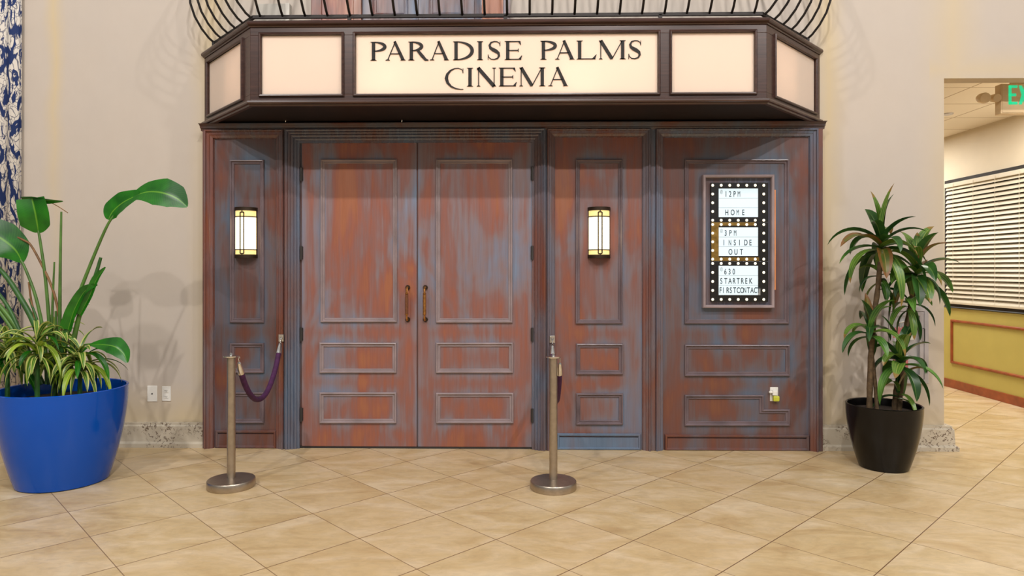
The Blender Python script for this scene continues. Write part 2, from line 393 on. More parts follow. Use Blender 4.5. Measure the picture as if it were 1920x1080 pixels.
# corridor trims
b = MB(); b.box((RX-.02, PW+.16, 0), (RX-.003, 5.6, .10)); tag(obj('baseboard_right', b, M['redwood'], bevel=.004), 'reddish wood baseboard under the olive dado', 'baseboard', kind='structure')
def wallmap(y, z, h): return (RX-.003-h, y, z)
b = MB(); b.sweep([(.3, .295), (2.895, .295), (2.895, .82), (.3, .82)], [(0,0),(0,.012),(.008,.02),(.022,.02),(.03,.01),(.03,0)], wallmap)
tag(obj('trim_1', b, M['redwood']), 'reddish wood rectangle moulding on the olive dado', 'moulding', kind='structure')
# travertine skirting
SY = -.005
def skirt(name, x0, x1, label, wrap=False):
    prof = [(0, 0), (-.075, 0), (-.075, .03), (-.055, .045), (-.05, .165), (-.04, .175), (-.04, .19), (0, .19)]
    b = MB(); path = [(x0, PW), (x1, PW)] if not wrap else [(x0, PW), (x1, PW), (x1, PW+.14)]
    pr = [(u*1.0, h) for u, h in prof]
    b.sweep([p for p in path], [(u if True else u, h) for u, h in pr], lambda a, c, h: (a, c, h), closed=False)
    return tag(obj(name, b, M['travertine']), label, 'baseboard', kind='structure')
FL, FR = WX(383), WX(1540)
skirt('baseboard_left', -8, FL, 'pitted travertine baseboard left of the cinema front')
skirt('baseboard_back', FR, JX, 'pitted travertine baseboard behind the black planter', True)

# window with blind in the corridor wall
wz0, wz1, wy0, wy1 = .975, 2.49, .6, 2.985
w = thing('window_1', 'dark framed corridor window over the olive dado', 'window', (RX, 1.7, wz0), kind='structure')
b = MB(); b.sweep([(wy0, wz0), (wy1, wz0), (wy1, wz1), (wy0, wz1)], [(0,-.01),(0,.03),(.04,.03),(.04,-.01)], lambda y, z, h: (RX-h, y, z)); obj('window_frame', b, M['darkframe'], w)
b = MB(); b.box((RX-.004, wy0+.02, wz0+.02), (RX-.001, wy1-.02, wz1-.02)); obj('pane', b, M['darkframe'], w)
bl = thing('venetian_blind', 'cream horizontal slat blind over the corridor window', 'blind', (RX-.02, 1.7, wz1))
b = MB(); b.box((RX-.055, wy0+.035, wz1-.090), (RX-.012, wy1-.040, wz1-.042)); obj('headrail', b, M['slat'], bl, .003)
b = MB(); b.box((RX-.05, wy0+.035, wz0+.035), (RX-.014, wy1-.035, wz0+.06)); obj('bottom_rail', b, M['slat'], bl, .003)
b = MB(); n = 27; z0 = wz0+.08; dz = (wz1-.105-z0)/(n-1)
for i in range(n):
    z = z0 + i*dz; a = math.radians(60); hw = .024
    cx = RX-.033; dx, dzz = hw*math.cos(a), hw*math.sin(a)
    b.hexa([(cx-dx, wy0+.04, z-dzz), (cx+dx, wy0+.04, z+dzz), (cx+dx, wy1-.04, z+dzz), (cx-dx, wy1-.04, z-dzz)],
           [(cx-dx, wy0+.04, z-dzz+.003), (cx+dx, wy0+.04, z+dzz+.003), (cx+dx, wy1-.04, z+dzz+.003), (cx-dx, wy1-.04, z-dzz+.003)])
obj('slats', b, M['slat'], bl)
for yy in (2.78, 2.42, 2.06, 1.70, 1.34, .98):
    b = MB(); b.tube([(RX-.058, yy, wz0+.05), (RX-.058, yy, wz1-.06)], .0022, 6); obj('ladder_cord', b, M['slat'], bl)

# ceiling vent
vt = thing('ceiling_vent', 'small round grey vent in the corridor ceiling', 'vent', (at(1776, 214, 1.75).x, 1.75, 3.03))
b = MB(); b.lathe([(.0, -.012), (.05, -.012), (.06, 0)], (vt.location.x, 1.75, 3.03), 20); obj('cover', b, M['frame_grey'], vt)

# exit sign with lamp heads
EY = .32; ex0 = WX(1877, EY, 180); ez1 = WZ(157, EY, 1877); ez0 = WZ(213, EY, 1877); ew = .34
ex = thing('exit_sign', 'cream exit sign with green letters hanging in the corridor', 'sign', (ex0+ew/2, EY+.04, ez0))
b = MB(); b.box((ex0, EY, ez0), (ex0+ew, EY+.075, ez1)); obj('housing', b, M['signcream'], ex, .004)
b = MB(); b.box((ex0+ew/2-.06, EY+.02, ez1), (ex0+ew/2+.06, EY+.06, 3.03)); obj('mount', b, M['signcream'], ex)
b = MB(); b.sweep([(ex0+.008, ez0+.008), (ex0+ew-.008, ez0+.008), (ex0+ew-.008, ez1-.008), (ex0+.008, ez1-.008)], [(0,0),(0,.004),(.008,.004),(.008,0)], lambda a, z, h: (a, EY-h, z)); obj('bezel', b, M['signcream'], ex)
lz1 = WZ(160, EY, 1890); lz0 = WZ(196, EY, 1890); lh = lz1-lz0; lx = WX(1891, EY, 180)
fm = lambda a, z, h: (a, EY-h, z)
b = MB(); q = .022
def seg(x0, z0, x1, z1): b.poly([(x0, z0), (x1, z0), (x1, z1), (x0, z1)], fm, -.001, .004)
seg(lx, lz0, lx+q, lz1); seg(lx, lz0, lx+.07, lz0+q); seg(lx, lz1-q, lx+.07, lz1); seg(lx, (lz0+lz1)/2-q/2, lx+.06, (lz0+lz1)/2+q/2)
x = lx+.082
b.poly([(x, lz0), (x+.024, lz0), (x+.072, lz1), (x+.048, lz1)], fm, -.001, .004); b.poly([(x+.048, lz0), (x+.072, lz0), (x+.024, lz1), (x, lz1)], fm, -.0012, .0038)
x += .084; seg(x, lz0, x+q, lz1); x += .034; seg(x, lz1-q, x+.07, lz1); seg(x+.024, lz0, x+.024+q, lz1)
obj('letters', b, M['green'], ex)
for px, r in ((1842, .045), (1864, .036)):
    p = at(px, 183, EY+.05); b = MB()
    b.tube([p+Vector((.0, .05, .01)), p+Vector((0, .02, 0)), p+Vector((-.005, -.035, -.012)), p+Vector((-.006, -.05, -.016))], [r*.5, r*.85, r, r*.9], 20)
    h = obj('lamp_head', b, M['signcream'], ex)
    b = MB(); b.tube([p+Vector((0, .03, 0)), (ex0+.01, EY+.05, p.z+.01)], .007, 8); obj('arm', b, M['signcream'], h)

# ---------------------------------------------------------------- curtain
b = MB(); nx = 90; x1 = WX(38, .0, 0); x0 = x1 - 1.1
zb, zt = WZ(728, .0, 20), 5.6
for j in range(2):
    for i in range(nx+1):
        a = i/nx; X = x0 + a*(x1-x0) - (0.02*(1-j) if i > nx*.6 else 0); Y = .036 + .012*math.sin(a*60) + .005*math.sin(a*23)
        b.v.append((X, Y, zb if j == 0 else zt)); b.uv.append((a*1.5, (0 if j == 0 else (zt-zb))*.75))
for i in range(nx): b.f.append((i, i+1, nx+2+i, nx+1+i))
b.smooth = True
cu = obj('curtain', b, M['print']); m_ = cu.modifiers.new('thick', 'SOLIDIFY'); m_.thickness = .003
tag(cu, 'blue and cream scroll-print curtain hanging at the far left', 'curtain')

# ---------------------------------------------------------------- cinema front
fa = thing('cinema_facade', 'weathered reddish wood panelling with blue-grey wash around the double doors', 'wall panelling', (0, 0, 0), kind='structure')
Z = lambda py, px=960, Y=0: at(px, py, Y).z
TOPZ = Z(232)
fmap = lambda y0: (lambda a, z, h: (a, y0-h, z))
BEAD = [(0, 0), (0, .012), (.003, .020), (.009, .022), (.014, .017), (.017, .009), (.024, .008), (.027, .011), (.031, .010), (.034, .004), (.034, 0)]
def beading(rect, mat, parent, y0=0.0, pts=None):
    if pts is None:
        l, t_, r, bt = rect; pts = [(l, bt), (r, bt), (r, t_), (l, t_)]
    path = [(WX(px), Z(py, px)) for px, py in pts]
    b = MB(); b.sweep(path, BEAD, fmap(y0)); return obj('panel_moulding', b, M[mat], parent)
b = MB(); b.box((FL, .005, 0), (FR, PW, TOPZ)); obj('backing', b, M['side'], fa)
# fields
def washed(name, b, mat, parent, rects, y, bevel=0):
    """adds a fine front skin whose 'wash' attribute says how near each point is to a moulding"""
    xs = [v[0] for v in b.v]; zs = [v[2] for v in b.v]; x0, x1, z0, z1 = min(xs), max(xs), min(zs), max(zs)
    nx_, nz_ = max(2, int((x1-x0)/.02)), max(2, int((z1-z0)/.02)); n0 = len(b.v)
    for j in range(nz_+1):
        for i in range(nx_+1): b.v.append((x0+(x1-x0)*i/nx_, y-.0015, z0+(z1-z0)*j/nz_))
    for j in range(nz_):
        for i in range(nx_): a = n0+j*(nx_+1)+i; b.f.append((a, a+1, a+nx_+2, a+nx_+1))
    rr = [(WX(l), WX(r_), Z(bt, (l+r_)/2), Z(t_, (l+r_)/2)) for l, t_, r_, bt in rects]
    o = obj(name, b, mat, parent, bevel)
    at_ = o.data.attributes.new('wash', 'FLOAT', 'POINT')
    off = Vector((0,0,0)); p = parent
    while p is not None: off += p.location; p = p.parent
    for v, q in zip(o.data.vertices, at_.data):
        X, Zv = v.co.x+off.x, v.co.z+off.z; d = 9
        for l, r_, bt, tp in rr:
            dx = max(l-X, 0, X-r_); dz_ = max(bt-Zv, 0, Zv-tp)
            if dx == 0 and dz_ == 0: dd = min(X-l, r_-X, Zv-bt, tp-Zv)
            else: dd = math.hypot(dx, dz_)
            d = min(d, dd)
        d = min(d, (X-x0)*1.2+.02, (x1-X)*1.2+.02)
        q.value = math.exp(-(d/.055)**1.3)
    return o
WASH = {'side': ((432, 300, 496, 605), (432, 643, 496, 699), (432, 735, 496, 793)),
        'mid': ((1079, 299, 1167, 607), (1080, 644, 1168, 702), (1080, 737, 1168, 796)),
        'wide': ((1283, 299, 1478, 607), (1283, 646, 1480, 705), (1283, 740, 1431, 798), (1315, 329, 1448, 577))}
FY = .0
sec = {'side': (404, 524, 'side'), 'mid': (1040, 1203, 'mid'), 'wide': (1244, 1517, 'wide')}
fields = {}
for k, (l, r, m_) in sec.items():
    b = MB(); b.box((WX(l-2), FY, 0), (WX(r+2), .01, Z(257))); fields[k] = washed('field_panel', b, M[m_], fa, WASH[k], FY)
for rc in ((432, 300, 496, 605), (432, 643, 496, 699), (432, 735, 496, 793)): beading(rc, 'bead_dark', fields['side'])
for rc in ((1079, 299, 1167, 607), (1080, 644, 1168, 702), (1080, 737, 1168, 796)): beading(rc, 'bead_dark', fields['mid'])
for rc in ((1283, 299, 1478, 607), (1283, 646, 1480, 705)): beading(rc, 'bead_dark', fields['wide'])
beading(None, 'bead_dark', fields['wide'], pts=[(1283, 798), (1480, 798), (1480, 767), (1431, 767), (1431, 740), (1283, 740)])
for l, r, t_, m_ in ((405, 519, 806, 'side'), (1044, 1201, 812, 'blue_base'), (1246, 1516, 814, 'wide')):
    b = MB(); zt = Z(t_, l); prof_z = [(0, .0), (0, .014), (.006, .022), (.016, .020), (.022, .012), (.03, .012)]
    x0, x1 = WX(l), WX(r)
    b.box((x0, -.012, 0), (x1, 0, zt-.03)); b.sweep([(x0, 0), (x1, 0), (x1, zt), (x0, zt)], [(0,0),(0,.014),(.006,.022),(.016,.020),(.022,.012)], fmap(0)); obj('base_board', b, M[m_], fa)
# stepped frames round the sections and the doors (three-sided)
def frame3(l, r, t_, wdt, mat, name='door_casing', reeds=False, hh=.045):
    x0, x1, zt = WX(l), WX(r), Z(t_, (l+r)/2)
    if reeds: prof = [(0,0),(0,.05),(.008,.056),(.016,.05),(.020,.044),(.028,.052),(.036,.044),(.040,.038),(.050,.046),(.060,.038),(.064,.030),(.074,.036),(.084,.028),(.088,.016),(wdt,.016),(wdt,-.005)]
    else: prof = [(0,0),(0,hh),(.006,hh+.008),(.014,hh+.006),(.018,hh-.008),(wdt*.55,hh-.010),(wdt*.62,hh-.016),(wdt*.9,hh-.022),(wdt*.93,.008),(wdt,.008),(wdt,-.002)]
    b = MB(); b.sweep([(x1, 0), (x1, zt), (x0, zt), (x0, 0)], prof, fmap(0), closed=False)
    return obj(name, b, M[mat], fa)
frame3(387, 534.5, 245, .068, 'trim_red', 'section_frame')
frame3(538, 1022.5, 243.5, .105, 'trim', 'door_casing', True)
frame3(1025.5, 1218.5, 243, .062, 'trim_red', 'section_frame')
frame3(1228, 1530.5, 243, .062, 'trim', 'section_frame')
# narrow fillets between the frames and at the ends
for l, r, m_ in ((383, 387, 'trim_red'), (534.5, 538, 'trim'), (1022.5, 1025.5, 'trim'), (1218.5, 1228, 'trim_red'), (1530.5, 1540, 'wide')):
    b = MB(); b.box((WX(l), -.030, 0), (WX(r), .005, Z(243))); obj('fillet', b, M[m_], fa, .004)
# cornice
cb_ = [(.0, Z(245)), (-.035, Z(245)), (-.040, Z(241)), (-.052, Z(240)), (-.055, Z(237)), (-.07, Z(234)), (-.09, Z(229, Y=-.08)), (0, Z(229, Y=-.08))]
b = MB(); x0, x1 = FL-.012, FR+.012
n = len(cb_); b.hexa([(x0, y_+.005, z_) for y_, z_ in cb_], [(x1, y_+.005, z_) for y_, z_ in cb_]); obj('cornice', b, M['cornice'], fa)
for px in (535, 753):
    p = at(px, 229, -.09); b = MB(); b.tube([p, p+Vector((.004, -.004, .012)), p+Vector((-.004, -.01, .022))], .003, 6); obj('screw_hook', b, M['chrome'], fa)

# doors
DT, DB = 263, 838
def door(name, l, r, mat, rects, label, hx, hside, bmat):
    d = MB(); x0, x1 = WX(l), WX(r)
    d.box((x0+.003, -.004, .018), (x1-.003, .004, Z(DT)))
    o = tag(washed(name, d, M[mat], None, rects, -.004, 0), label, 'door', kind='structure')
    for rc in rects: beading(rc, bmat, o, -.004)
    for yh in (326, 474, 627, 778):
        X = WX(l if hside < 0 else r); zc = Z(yh); b = MB()
        b.tube([(X, -.02, zc-.055), (X, -.02, zc+.055)], .009, 10); b.box((X-.012 if hside > 0 else X, -.016, zc-.05), (X if hside > 0 else X+.012, -.003, zc+.05)); obj('hinge', b, M['slot'], o)
    return o
b = MB(); b.box((WX(563), .0, 0), (WX(1000), .006, .02)); obj('threshold', b, M['slot'], fa)
d1 = door('door_1', 566, 782, 'door_l', ((602, 299, 745, 604), (600, 642, 744, 699), (600, 735, 744, 793)), 'left leaf of the cinema double door, the more orange one', 765, -1, 'beading')
d2 = door('door_2', 783.5, 998, 'door_r', ((818, 299, 961, 605), (818, 642, 962, 699), (818, 736, 963, 793)), 'right leaf of the cinema double door, greyer and bluer', 798, 1, 'beading')
def handle(d, px, grip):
    y = -.004; zt, zb_ = Z(539, px), Z(599, px); X = WX(px); rt = d
    b = MB()
    b.tube([(X, y, zt), (X, y-.012, zt)], .019, 20); b.tube([(X, y, zb_), (X, y-.012, zb_)], .019, 20)
    hr = obj('handle', b, M['bronze'], rt)
    b = MB(); b.tube([(X, y-.01, zt), (X, y-.04, zt+.002), (X, y-.055, zt-.014), (X, y-.055, zt-.05)], .008, 12)
    b.tube([(X, y-.01, zb_), (X, y-.04, zb_-.002), (X, y-.055, zb_+.014), (X, y-.055, zb_+.05)], .008, 12)
    b.lathe([(.008, 0), (.013, .004), (.013, .010), (.008, .014)], (X, y-.055, zt-.052), 16); b.lathe([(.008, 0), (.013, .004), (.013, .010), (.008, .014)], (X, y-.055, zb_+.038), 16)
    obj('neck', b, M['brass'], hr)
    b = MB(); b.tube([(X, y-.055, zt-.052), (X, y-.055, zb_+.05)], .0125, 16); obj('grip', b, M[grip], hr)
handle(d1, 765, 'oldbrass'); handle(d2, 798, 'brass')

# ---------------------------------------------------------------- sconces
def sconce():
    r = thing('wall_sconce', 'x', 'wall lamp', (0, 0, 0), 'lit wall lamps either side of the double doors')
    R, H = .082, .40; h2 = H/2
    def half(z0, z1, R_, mat, name, par=r, fill=True, yb=0):
        b = MB(); n = 24; pts = [(R_*math.cos(PI+PI*k/n), yb+R_*1.05*math.sin(PI+PI*k/n)) for k in range(n+1)]
        b.hexa([(x, y, z0) for x, y in pts], [(x, y, z1) for x, y in pts]) if fill else None
        if not fill:
            for k in range(n): b.quad((*pts[k], z0), (*pts[k+1], z0), (*pts[k+1], z1), (*pts[k], z1))
        b.smooth = True
        return obj(name, b, mat, par)
    half(h2-.028, h2, R+.008, M['bronze'], 'cap'); half(-h2, -h2+.028, R+.008, M['bronze'], 'cap')
    b = MB(); b.box((-R-.004, -.012, -h2), (R+.004, 0, h2)); obj('back_plate', b, M['bronze'], r, .002)
    g = half(-.135, .125, R, M['glass_white'], 'shade', fill=False)
    half(.125, h2-.028, R, M['glass_amber'], 'amber_glass', g, False); half(-h2+.028, -.135, R, M['glass_amber'], 'amber_glass', g, False)
    b = MB()
    def ring(z, a0=PI, a1=2*PI):
        b.tube([((R+.003)*math.cos(a0+(a1-a0)*k/16), (R+.002)*1.05*math.sin(a0+(a1-a0)*k/16), z) for k in range(17)], 0.0042, 6)
    ring(.125); ring(-.135)
    yf = -R*1.05-.004
    for sx in (-.0145, .0145): b.tube([(sx, yf+.001, -.165), (sx, yf+.001, .158)], .0048, 6)
    for sz in (-.165, .158): b.tube([(-.0145, yf, sz), (.0145, yf, sz)], .0048, 6)
    b.tube([(0, yf, .158), (0, yf, h2-.02)], .0045, 6); b.tube([(0, yf, -.165), (0, yf, -h2+.02)], .0045, 6)
    obj('came', b, M['bronze'], r)
    return r
s1 = sconce(); p = at(460.5, 436.5, -.02); s1.location = (p.x, 0, p.z)
s1['label'] = 'lit art-glass wall lamp left of the double doors'
s2 = copy_tree(s1); p = at(1123.5, 436.5, -.02); s2.location = (p.x, 0, p.z)
s2['label'] = 'lit art-glass wall lamp on the panel right of the double doors'

# ---------------------------------------------------------------- marquee
MF = -.635
mz0, mz1 = WZ(196, MF, 960)+.012, WZ(44, MF, 960)
xfl, xfr = WX(464, MF, 40)+.02, WX(1443, MF, 40)-.02
xbl, xbr = WX(383.5, PW), WX(1537, PW)
mq = thing('marquee', 'dark wood canopy sign box with cream lit panels over the cinema doors', 'marquee', (0, -.3, mz0))
plan = [Vector((xbl, PW-.001, 0)), Vector((xfl, MF, 0)), Vector((xfr, MF, 0)), Vector((xbr, PW-.001, 0))]
pz0, pz1 = WZ(175, MF, 960), WZ(63.5, MF, 960)          # lit panels' bottom and top
def insetplan(d): # shrink
    return [(plan[0].x+d*1.3, PW-.001), (plan[1].x+d*.42, MF+d), (plan[2].x-d*.42, MF+d), (plan[3].x-d*1.3, PW-.001)]
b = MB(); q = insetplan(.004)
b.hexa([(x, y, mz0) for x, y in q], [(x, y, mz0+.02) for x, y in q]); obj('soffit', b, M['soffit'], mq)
b = MB(); b.hexa([(x, y, mz1-.02) for x, y in q], [(x, y, mz1) for x, y in q]); obj('top_board', b, M['walnut'], mq)
# fascia rails + stiles
faces = []
def face(i, j):
    o = plan[i].copy(); tv = plan[j]-plan[i]; L = tv.length; tv.normalize(); nv = Vector((tv.y, -tv.x, 0)); return o, tv, nv, L
fb = MB()
o, tv, nv, L = face(1, 2)
fx = lambda px: WX(px, MF, 120) - xfl
panels = [('f', fx(490.5), fx(640.5)), ('f', fx(667), fx(1233)), ('f', fx(1260), fx(1414))]
def rails(face_, spans):
    o, tv, nv, L = face_
    fb.obox(o, tv, nv, 0, L, mz0+.02, pz0, -.03, 0); fb.obox(o, tv, nv, 0, L, pz1, mz1-.02, -.03, 0)
    cur = 0
    for a, c in spans: fb.obox(o, tv, nv, cur, a, pz0, pz1, -.03, 0); cur = c
    fb.obox(o, tv, nv, cur, L, pz0, pz1, -.03, 0)
rails(face(1, 2), [(a, c) for _, a, c in panels])
def side_span(i, j, pxs):
    o, tv, nv, L = face(i, j); res = []
    for px in pxs:
        a = (px-960)/F_PX; d = Vector((-_s+a*_c, _c+a*_s, 0)); c0 = Vector((0, CAM_Y, 0))
        # intersect ray c0 + k d with o + s tv
        det = d.x*(-tv.y) - d.y*(-tv.x); r = Vector((o.x-c0.x, o.y-c0.y, 0))
        s_ = (d.x*r.y - d.y*r.x)/det; res.append(s_)
    return res
ls = side_span(0, 1, (390.5, 454.5)); rs = side_span(2, 3, (1453, 1528.5))
rails(face(0, 1), [tuple(ls)]); rails(face(2, 3), [tuple(rs)])
obj('fascia', fb, M['walnut'], mq, .002)
PB = [(-.018, 0), (-.018, .012), (-.012, .018), (-.004, .016), (0, .008), (0, -.012)]
fr_list = [(face(1, 2), a, c) for _, a, c in panels] + [(face(0, 1), *ls), (face(2, 3), *rs)]
for k, ((o, tv, nv, L), a, c) in enumerate(fr_list):
    b = MB(); b.obox(o, tv, nv, a-.004, c+.004, pz0-.004, pz1+.004, -.016, -.010)
    pn = obj('sign_panel', b, M['frost'], mq)
    b = MB(); b.sweep([(a, pz0), (c, pz0), (c, pz1), (a, pz1)], PB, lambda s_, z, h, o=o, tv=tv, nv=nv: o+tv*s_+nv*h+Vector((0,0,z))); obj('panel_trim', b, M['walnut'], pn)
    if k == 1: title = pn
# liner inside
b = MB(); zz = (mz0+.022, mz1-.022)
pin = insetplan(.05)
bk = .72; pin = [(plan[0].x+(plan[1].x-plan[0].x)*.42+.06, -.2), pin[1], pin[2], (plan[3].x+(plan[2].x-plan[3].x)*.42-.06, -.2)]
b.quad(*[(x, y, zz[0]) for x, y in pin]); b.quad(*[(x, y, zz[1]) for x, y in pin])
b.quad((pin[0][0], -.2, zz[0]), (pin[3][0], -.2, zz[0]), (pin[3][0], -.2, zz[1]), (pin[0][0], -.2, zz[1]))
for px in (654, 1247): X = WX(px, MF, 120); b.box((X-.01, MF+.05, zz[0]), (X+.01, -.2, zz[1]))
obj('liner', b, M['liner'], mq)
# cap and lower mouldings around the plan
plp = [(v.x, v.y) for v in plan]
def ring_mould(prof, name):
    b = MB(); b.sweep(plp, [(-u, z) for u, z in prof], lambda x, y, h: (x, y, h), closed=False); return obj(name, b, M['walnut'], mq)
zc = mz1
ring_mould([(-.01, zc-.016), (.004, zc-.016), (.008, zc-.008), (.018, zc-.004), (.026, zc+.002), (.028, zc+.012), (.024, zc+.022), (.016, zc+.026), (-.01, zc+.026)], 'cap_moulding')
ring_mould([(-.01, mz0+.03), (.0, mz0+.03), (.012, mz0+.024), (.024, mz0+.018), (.028, mz0+.006), (.024, mz0-.002), (.010, mz0-.006), (.006, mz0-.016), (-.02, mz0-.016), (-.02, mz0+.03)], 'lower_moulding')
# lamps inside the sign box
for px, py, pw in ((735, 165, .80), (890, 150, .50), (1080, 162, .85), (1180, 130, .25)):
    lamp('sign_lamp', 'POINT', at(px, py, MF+.24), pw, (1, .92, .83), .05)
for px, pw in ((520, .17), (610, .17), (1295, .17), (1380, .17)):
    lamp('sign_lamp', 'POINT', at(px, 120, MF+.2), pw, (1, .86, .80), .06)
lamp('sign_lamp', 'POINT', (xfl-.12, -.28, (mz0+mz1)/2), .18, (1, .88, .82), .05); lamp('sign_lamp', 'POINT', (xfr+.12, -.28, (mz0+mz1)/2), .18, (1, .88, .82), .05)

# serif lettering, drawn glyph by glyph
def glyph(ch, W, fmp, h0, h1, b):
    T, t, sf = .178, .048, .028
    P = lambda pts: b.poly(pts, fmp, h0, h1)
    def bar(x0, y0, x1, y1): P([(x0, y0), (x1, y0), (x1, y1), (x0, y1)])
    def serif(xc, y, w, up=True):
        s = 1 if up else -1
        P([(xc-w/2, y), (xc+w/2, y), (xc+w/2, y+s*.012), (xc+w*.28, y+s*.045), (xc-w*.28, y+s*.045), (xc-w/2, y+s*.012)])
    def stem(x, w=T): bar(x-w/2, 0, x+w/2, 1); serif(x, 0, w+.15); serif(x, 1, w+.15, False)
    def stroke(pts, ws):
        L = []; R = []
        for i, p in enumerate(pts):
            d = (Vector(pts[min(i+1, len(pts)-1)]) - Vector(pts[max(i-1, 0)])).normalized(); n = Vector((-d.y, d.x))
            L.append(Vector(p)+n*ws[i]/2); R.append(Vector(p)-n*ws[i]/2)
        for i in range(len(pts)-1): P([tuple(L[i]), tuple(L[i+1]), tuple(R[i+1]), tuple(R[i])])
    def arc(cx, cy, rx, ry, a0, a1, wmin, wmax, ref=0, n=22):
        pts = []; ws = []
        for k in range(n+1):
            a = math.radians(a0+(a1-a0)*k/n); pts.append((cx+rx*math.cos(a), cy+ry*math.sin(a))); ws.append(wmin+(wmax-wmin)*abs(math.cos(a-math.radians(ref)))**1.5)
        stroke(pts, ws)
    if ch == 'P':
        x = .17; stem(x); arc(x+.02, .74, W-x-.10, .24, -90, 90, t, T); 
    elif ch == 'R':
        x = .17; stem(x); arc(x+.02, .75, W*.62-x+.03, .23, -90, 90, t, T); stroke([(W*.48, .52), (W*.68, .25), (W*.86, .03), (W, 0)], [T*.8, T, T*.8, t])
    elif ch == 'A':
        m = W*.5; stroke([(W*.13, .02), (m-.02, .98)], [t, t]); stroke([(m-.05, 1.02), (W*.86, .02)], [T*.8, T])
        bar(W*.24, .33, W*.72, .33+t); serif(W*.13, 0, .24); serif(W*.86, 0, .27)
    elif ch == 'D':
        x = .17; stem(x); arc(x+.02, .5, W-x-.10, .478, -90, 90, t, T*1.05)
    elif ch == 'I': stem(W/2)
    elif ch == 'E':
        x = .17; stem(x); bar(x, 0, W*.95, t); bar(x, 1-t, W*.9, 1); bar(x, .5-t/2, W*.8, .5+t/2)
        P([(W*.93, .0), (W, .22), (W*.965, .22), (W*.80, t)]); P([(W*.9, 1), (W*.94, .80), (W*.905, .80), (W*.78, 1-t)]); P([(W*.8, .60), (W*.8, .41), (W*.775, .41), (W*.735, .5), (W*.775, .60)])
    elif ch == 'L':
        x = .17; stem(x); bar(x, 0, W*.94, t); P([(W*.92, 0), (W, .25), (W*.965, .25), (W*.78, t)])
    elif ch == 'M':
        l, r = .13, W-.15; stem(l+.0, t); stem(r, T); stroke([(l, 1), (W*.5, .03)], [T, T]); stroke([(W*.5, .0), (r-.03, .98)], [t, t])
    elif ch == 'N':
        l, r = .13, W-.13; stem(l, t); stem(r, t); stroke([(l-.03, 1), (r, .0)], [T*1.1, T*1.1])
    elif ch == 'S':
        pts = [(.90,.80),(.86,.90),(.70,.975),(.50,.985),(.28,.93),(.18,.78),(.24,.64),(.42,.55),(.62,.47),(.80,.36),(.84,.22),(.74,.08),(.50,.02),(.28,.04),(.13,.14),(.08,.25)]
        ws = [.03,.035,.045,.05,.08,.12,.15,T+.01,T+.01,.15,.12,.08,.05,.045,.035,.03]
        stroke([(x*W, y) for x, y in pts], ws); P([(W*.88, .74), (W*.93, .74), (W*.93, .99), (W*.90, .99)]); P([(W*.06, .0), (W*.09, .0), (W*.11, .28), (W*.06, .28)])
    elif ch == 'C':
        pts = [(.98,.80),(.92,.92),(.74,.985),(.56,.97),(.34,.86),(.18,.66),(.13,.44),(.20,.20),(.38,-.0),(.62,-.11),(.84,-.15),(1.0,-.15)]
        ws = [.03,.035,.045,.05,.09,.14,T+.01,.15,.10,.06,.04,.03]
        stroke([(x*W, y) for x, y in pts], ws); P([(W*.96, .72), (W*1.0, .72), (W*1.0, .97), (W*.97, .97)])
def word(items, ytop, ybot, parent, base):
    zt, zb_ = WZ(ytop, MF), WZ(ybot, MF); hgt = zt-zb_
    for ch, a, c in items:
        xa, xc = WX(a, MF, 110), WX(c, MF, 110); b = MB()
        glyph(ch, (xc-xa)/hgt, lambda u, v, h: (xa+u*hgt, MF-h, zb_+v*hgt), -.010, -.004, b)
        obj('letter', b, M['letter'], parent)
word([('P',694,724),('A',721.5,761),('R',765,803),('A',805,842),('D',849,888),('I',892,908),('S',913,940),('E',946,979),('P',1013,1044),('A',1040,1078),('L',1081,1119),('M',1122,1173),('S',1177,1204)], 76.5, 111.5, title, 0)
word([('C',832,868.5),('I',872.7,889.5),('N',892.7,931),('E',935,969),('M',972.6,1022),('A',1027,1066)], 126.4, 161.3, title, 0)

# ---------------------------------------------------------------- balcony railing
rl = thing('balcony_railing', 'black wrought-iron bellied railing standing on the marquee', 'railing', (0, -.3, mz1+.03))
ry = MF+.045; rz = WZ(29, ry, 960)
rcl, rcr = WX(476, ry, 28), WX(1428, ry, 22)
rbl, rbr = at(400, 68, -.06), at(1515, 62, -.06)
rp = [Vector((rbl.x, -.04, rz)), Vector((rcl, ry, rz)), Vector((rcr, ry, rz)), Vector((rbr.x, -.04, rz))]
def flatbar(path, w, h, name):
    b = MB(); b.sweep([(v.x, v.y) for v in path], [(w/2, -h/2), (-w/2, -h/2), (-w/2, h/2), (w/2, h/2)], lambda x, y, hh: (x, y, rz+hh), closed=False); return b
obj('bottom_rail', flatbar(rp, .02, .022, ''), M['iron'], rl)
tb = MB(); tb.sweep([(v.x, v.y) for v in rp], [(.022, 1.0), (-.022, 1.0), (-.022, 1.03), (.022, 1.03)], lambda x, y, h: (x, y, rz+h), closed=False); obj('top_rail', tb, M['iron'], rl)
belly = [(0, 0), (.045, .03), (.10, .09), (.15, .17), (.185, .27), (.19, .38), (.165, .49), (.115, .60), (.06, .70), (.02, .82), (0, .92), (0, 1.0)]
def baluster(p, nv):
    b = MB(); b.tube([p + nv*u + Vector((0,0,z)) for u, z in belly], .0088, 8); return obj('baluster', b, M['iron'], rl)
n1 = Vector((0, -1, 0))
nb = 23
for i in range(nb): baluster(Vector((WX(488.5+42.05*i, ry, 28), ry, rz)), n1)
for a, c in ((0, 1), (3, 2)):
    d = (rp[c]-rp[a]); dn = d.normalized(); nv = Vector((dn.y, -dn.x, 0))
    if nv.y > 0: nv = -nv
    for k in range(6): baluster(rp[a] + d*((k+.05)/5.3), nv)
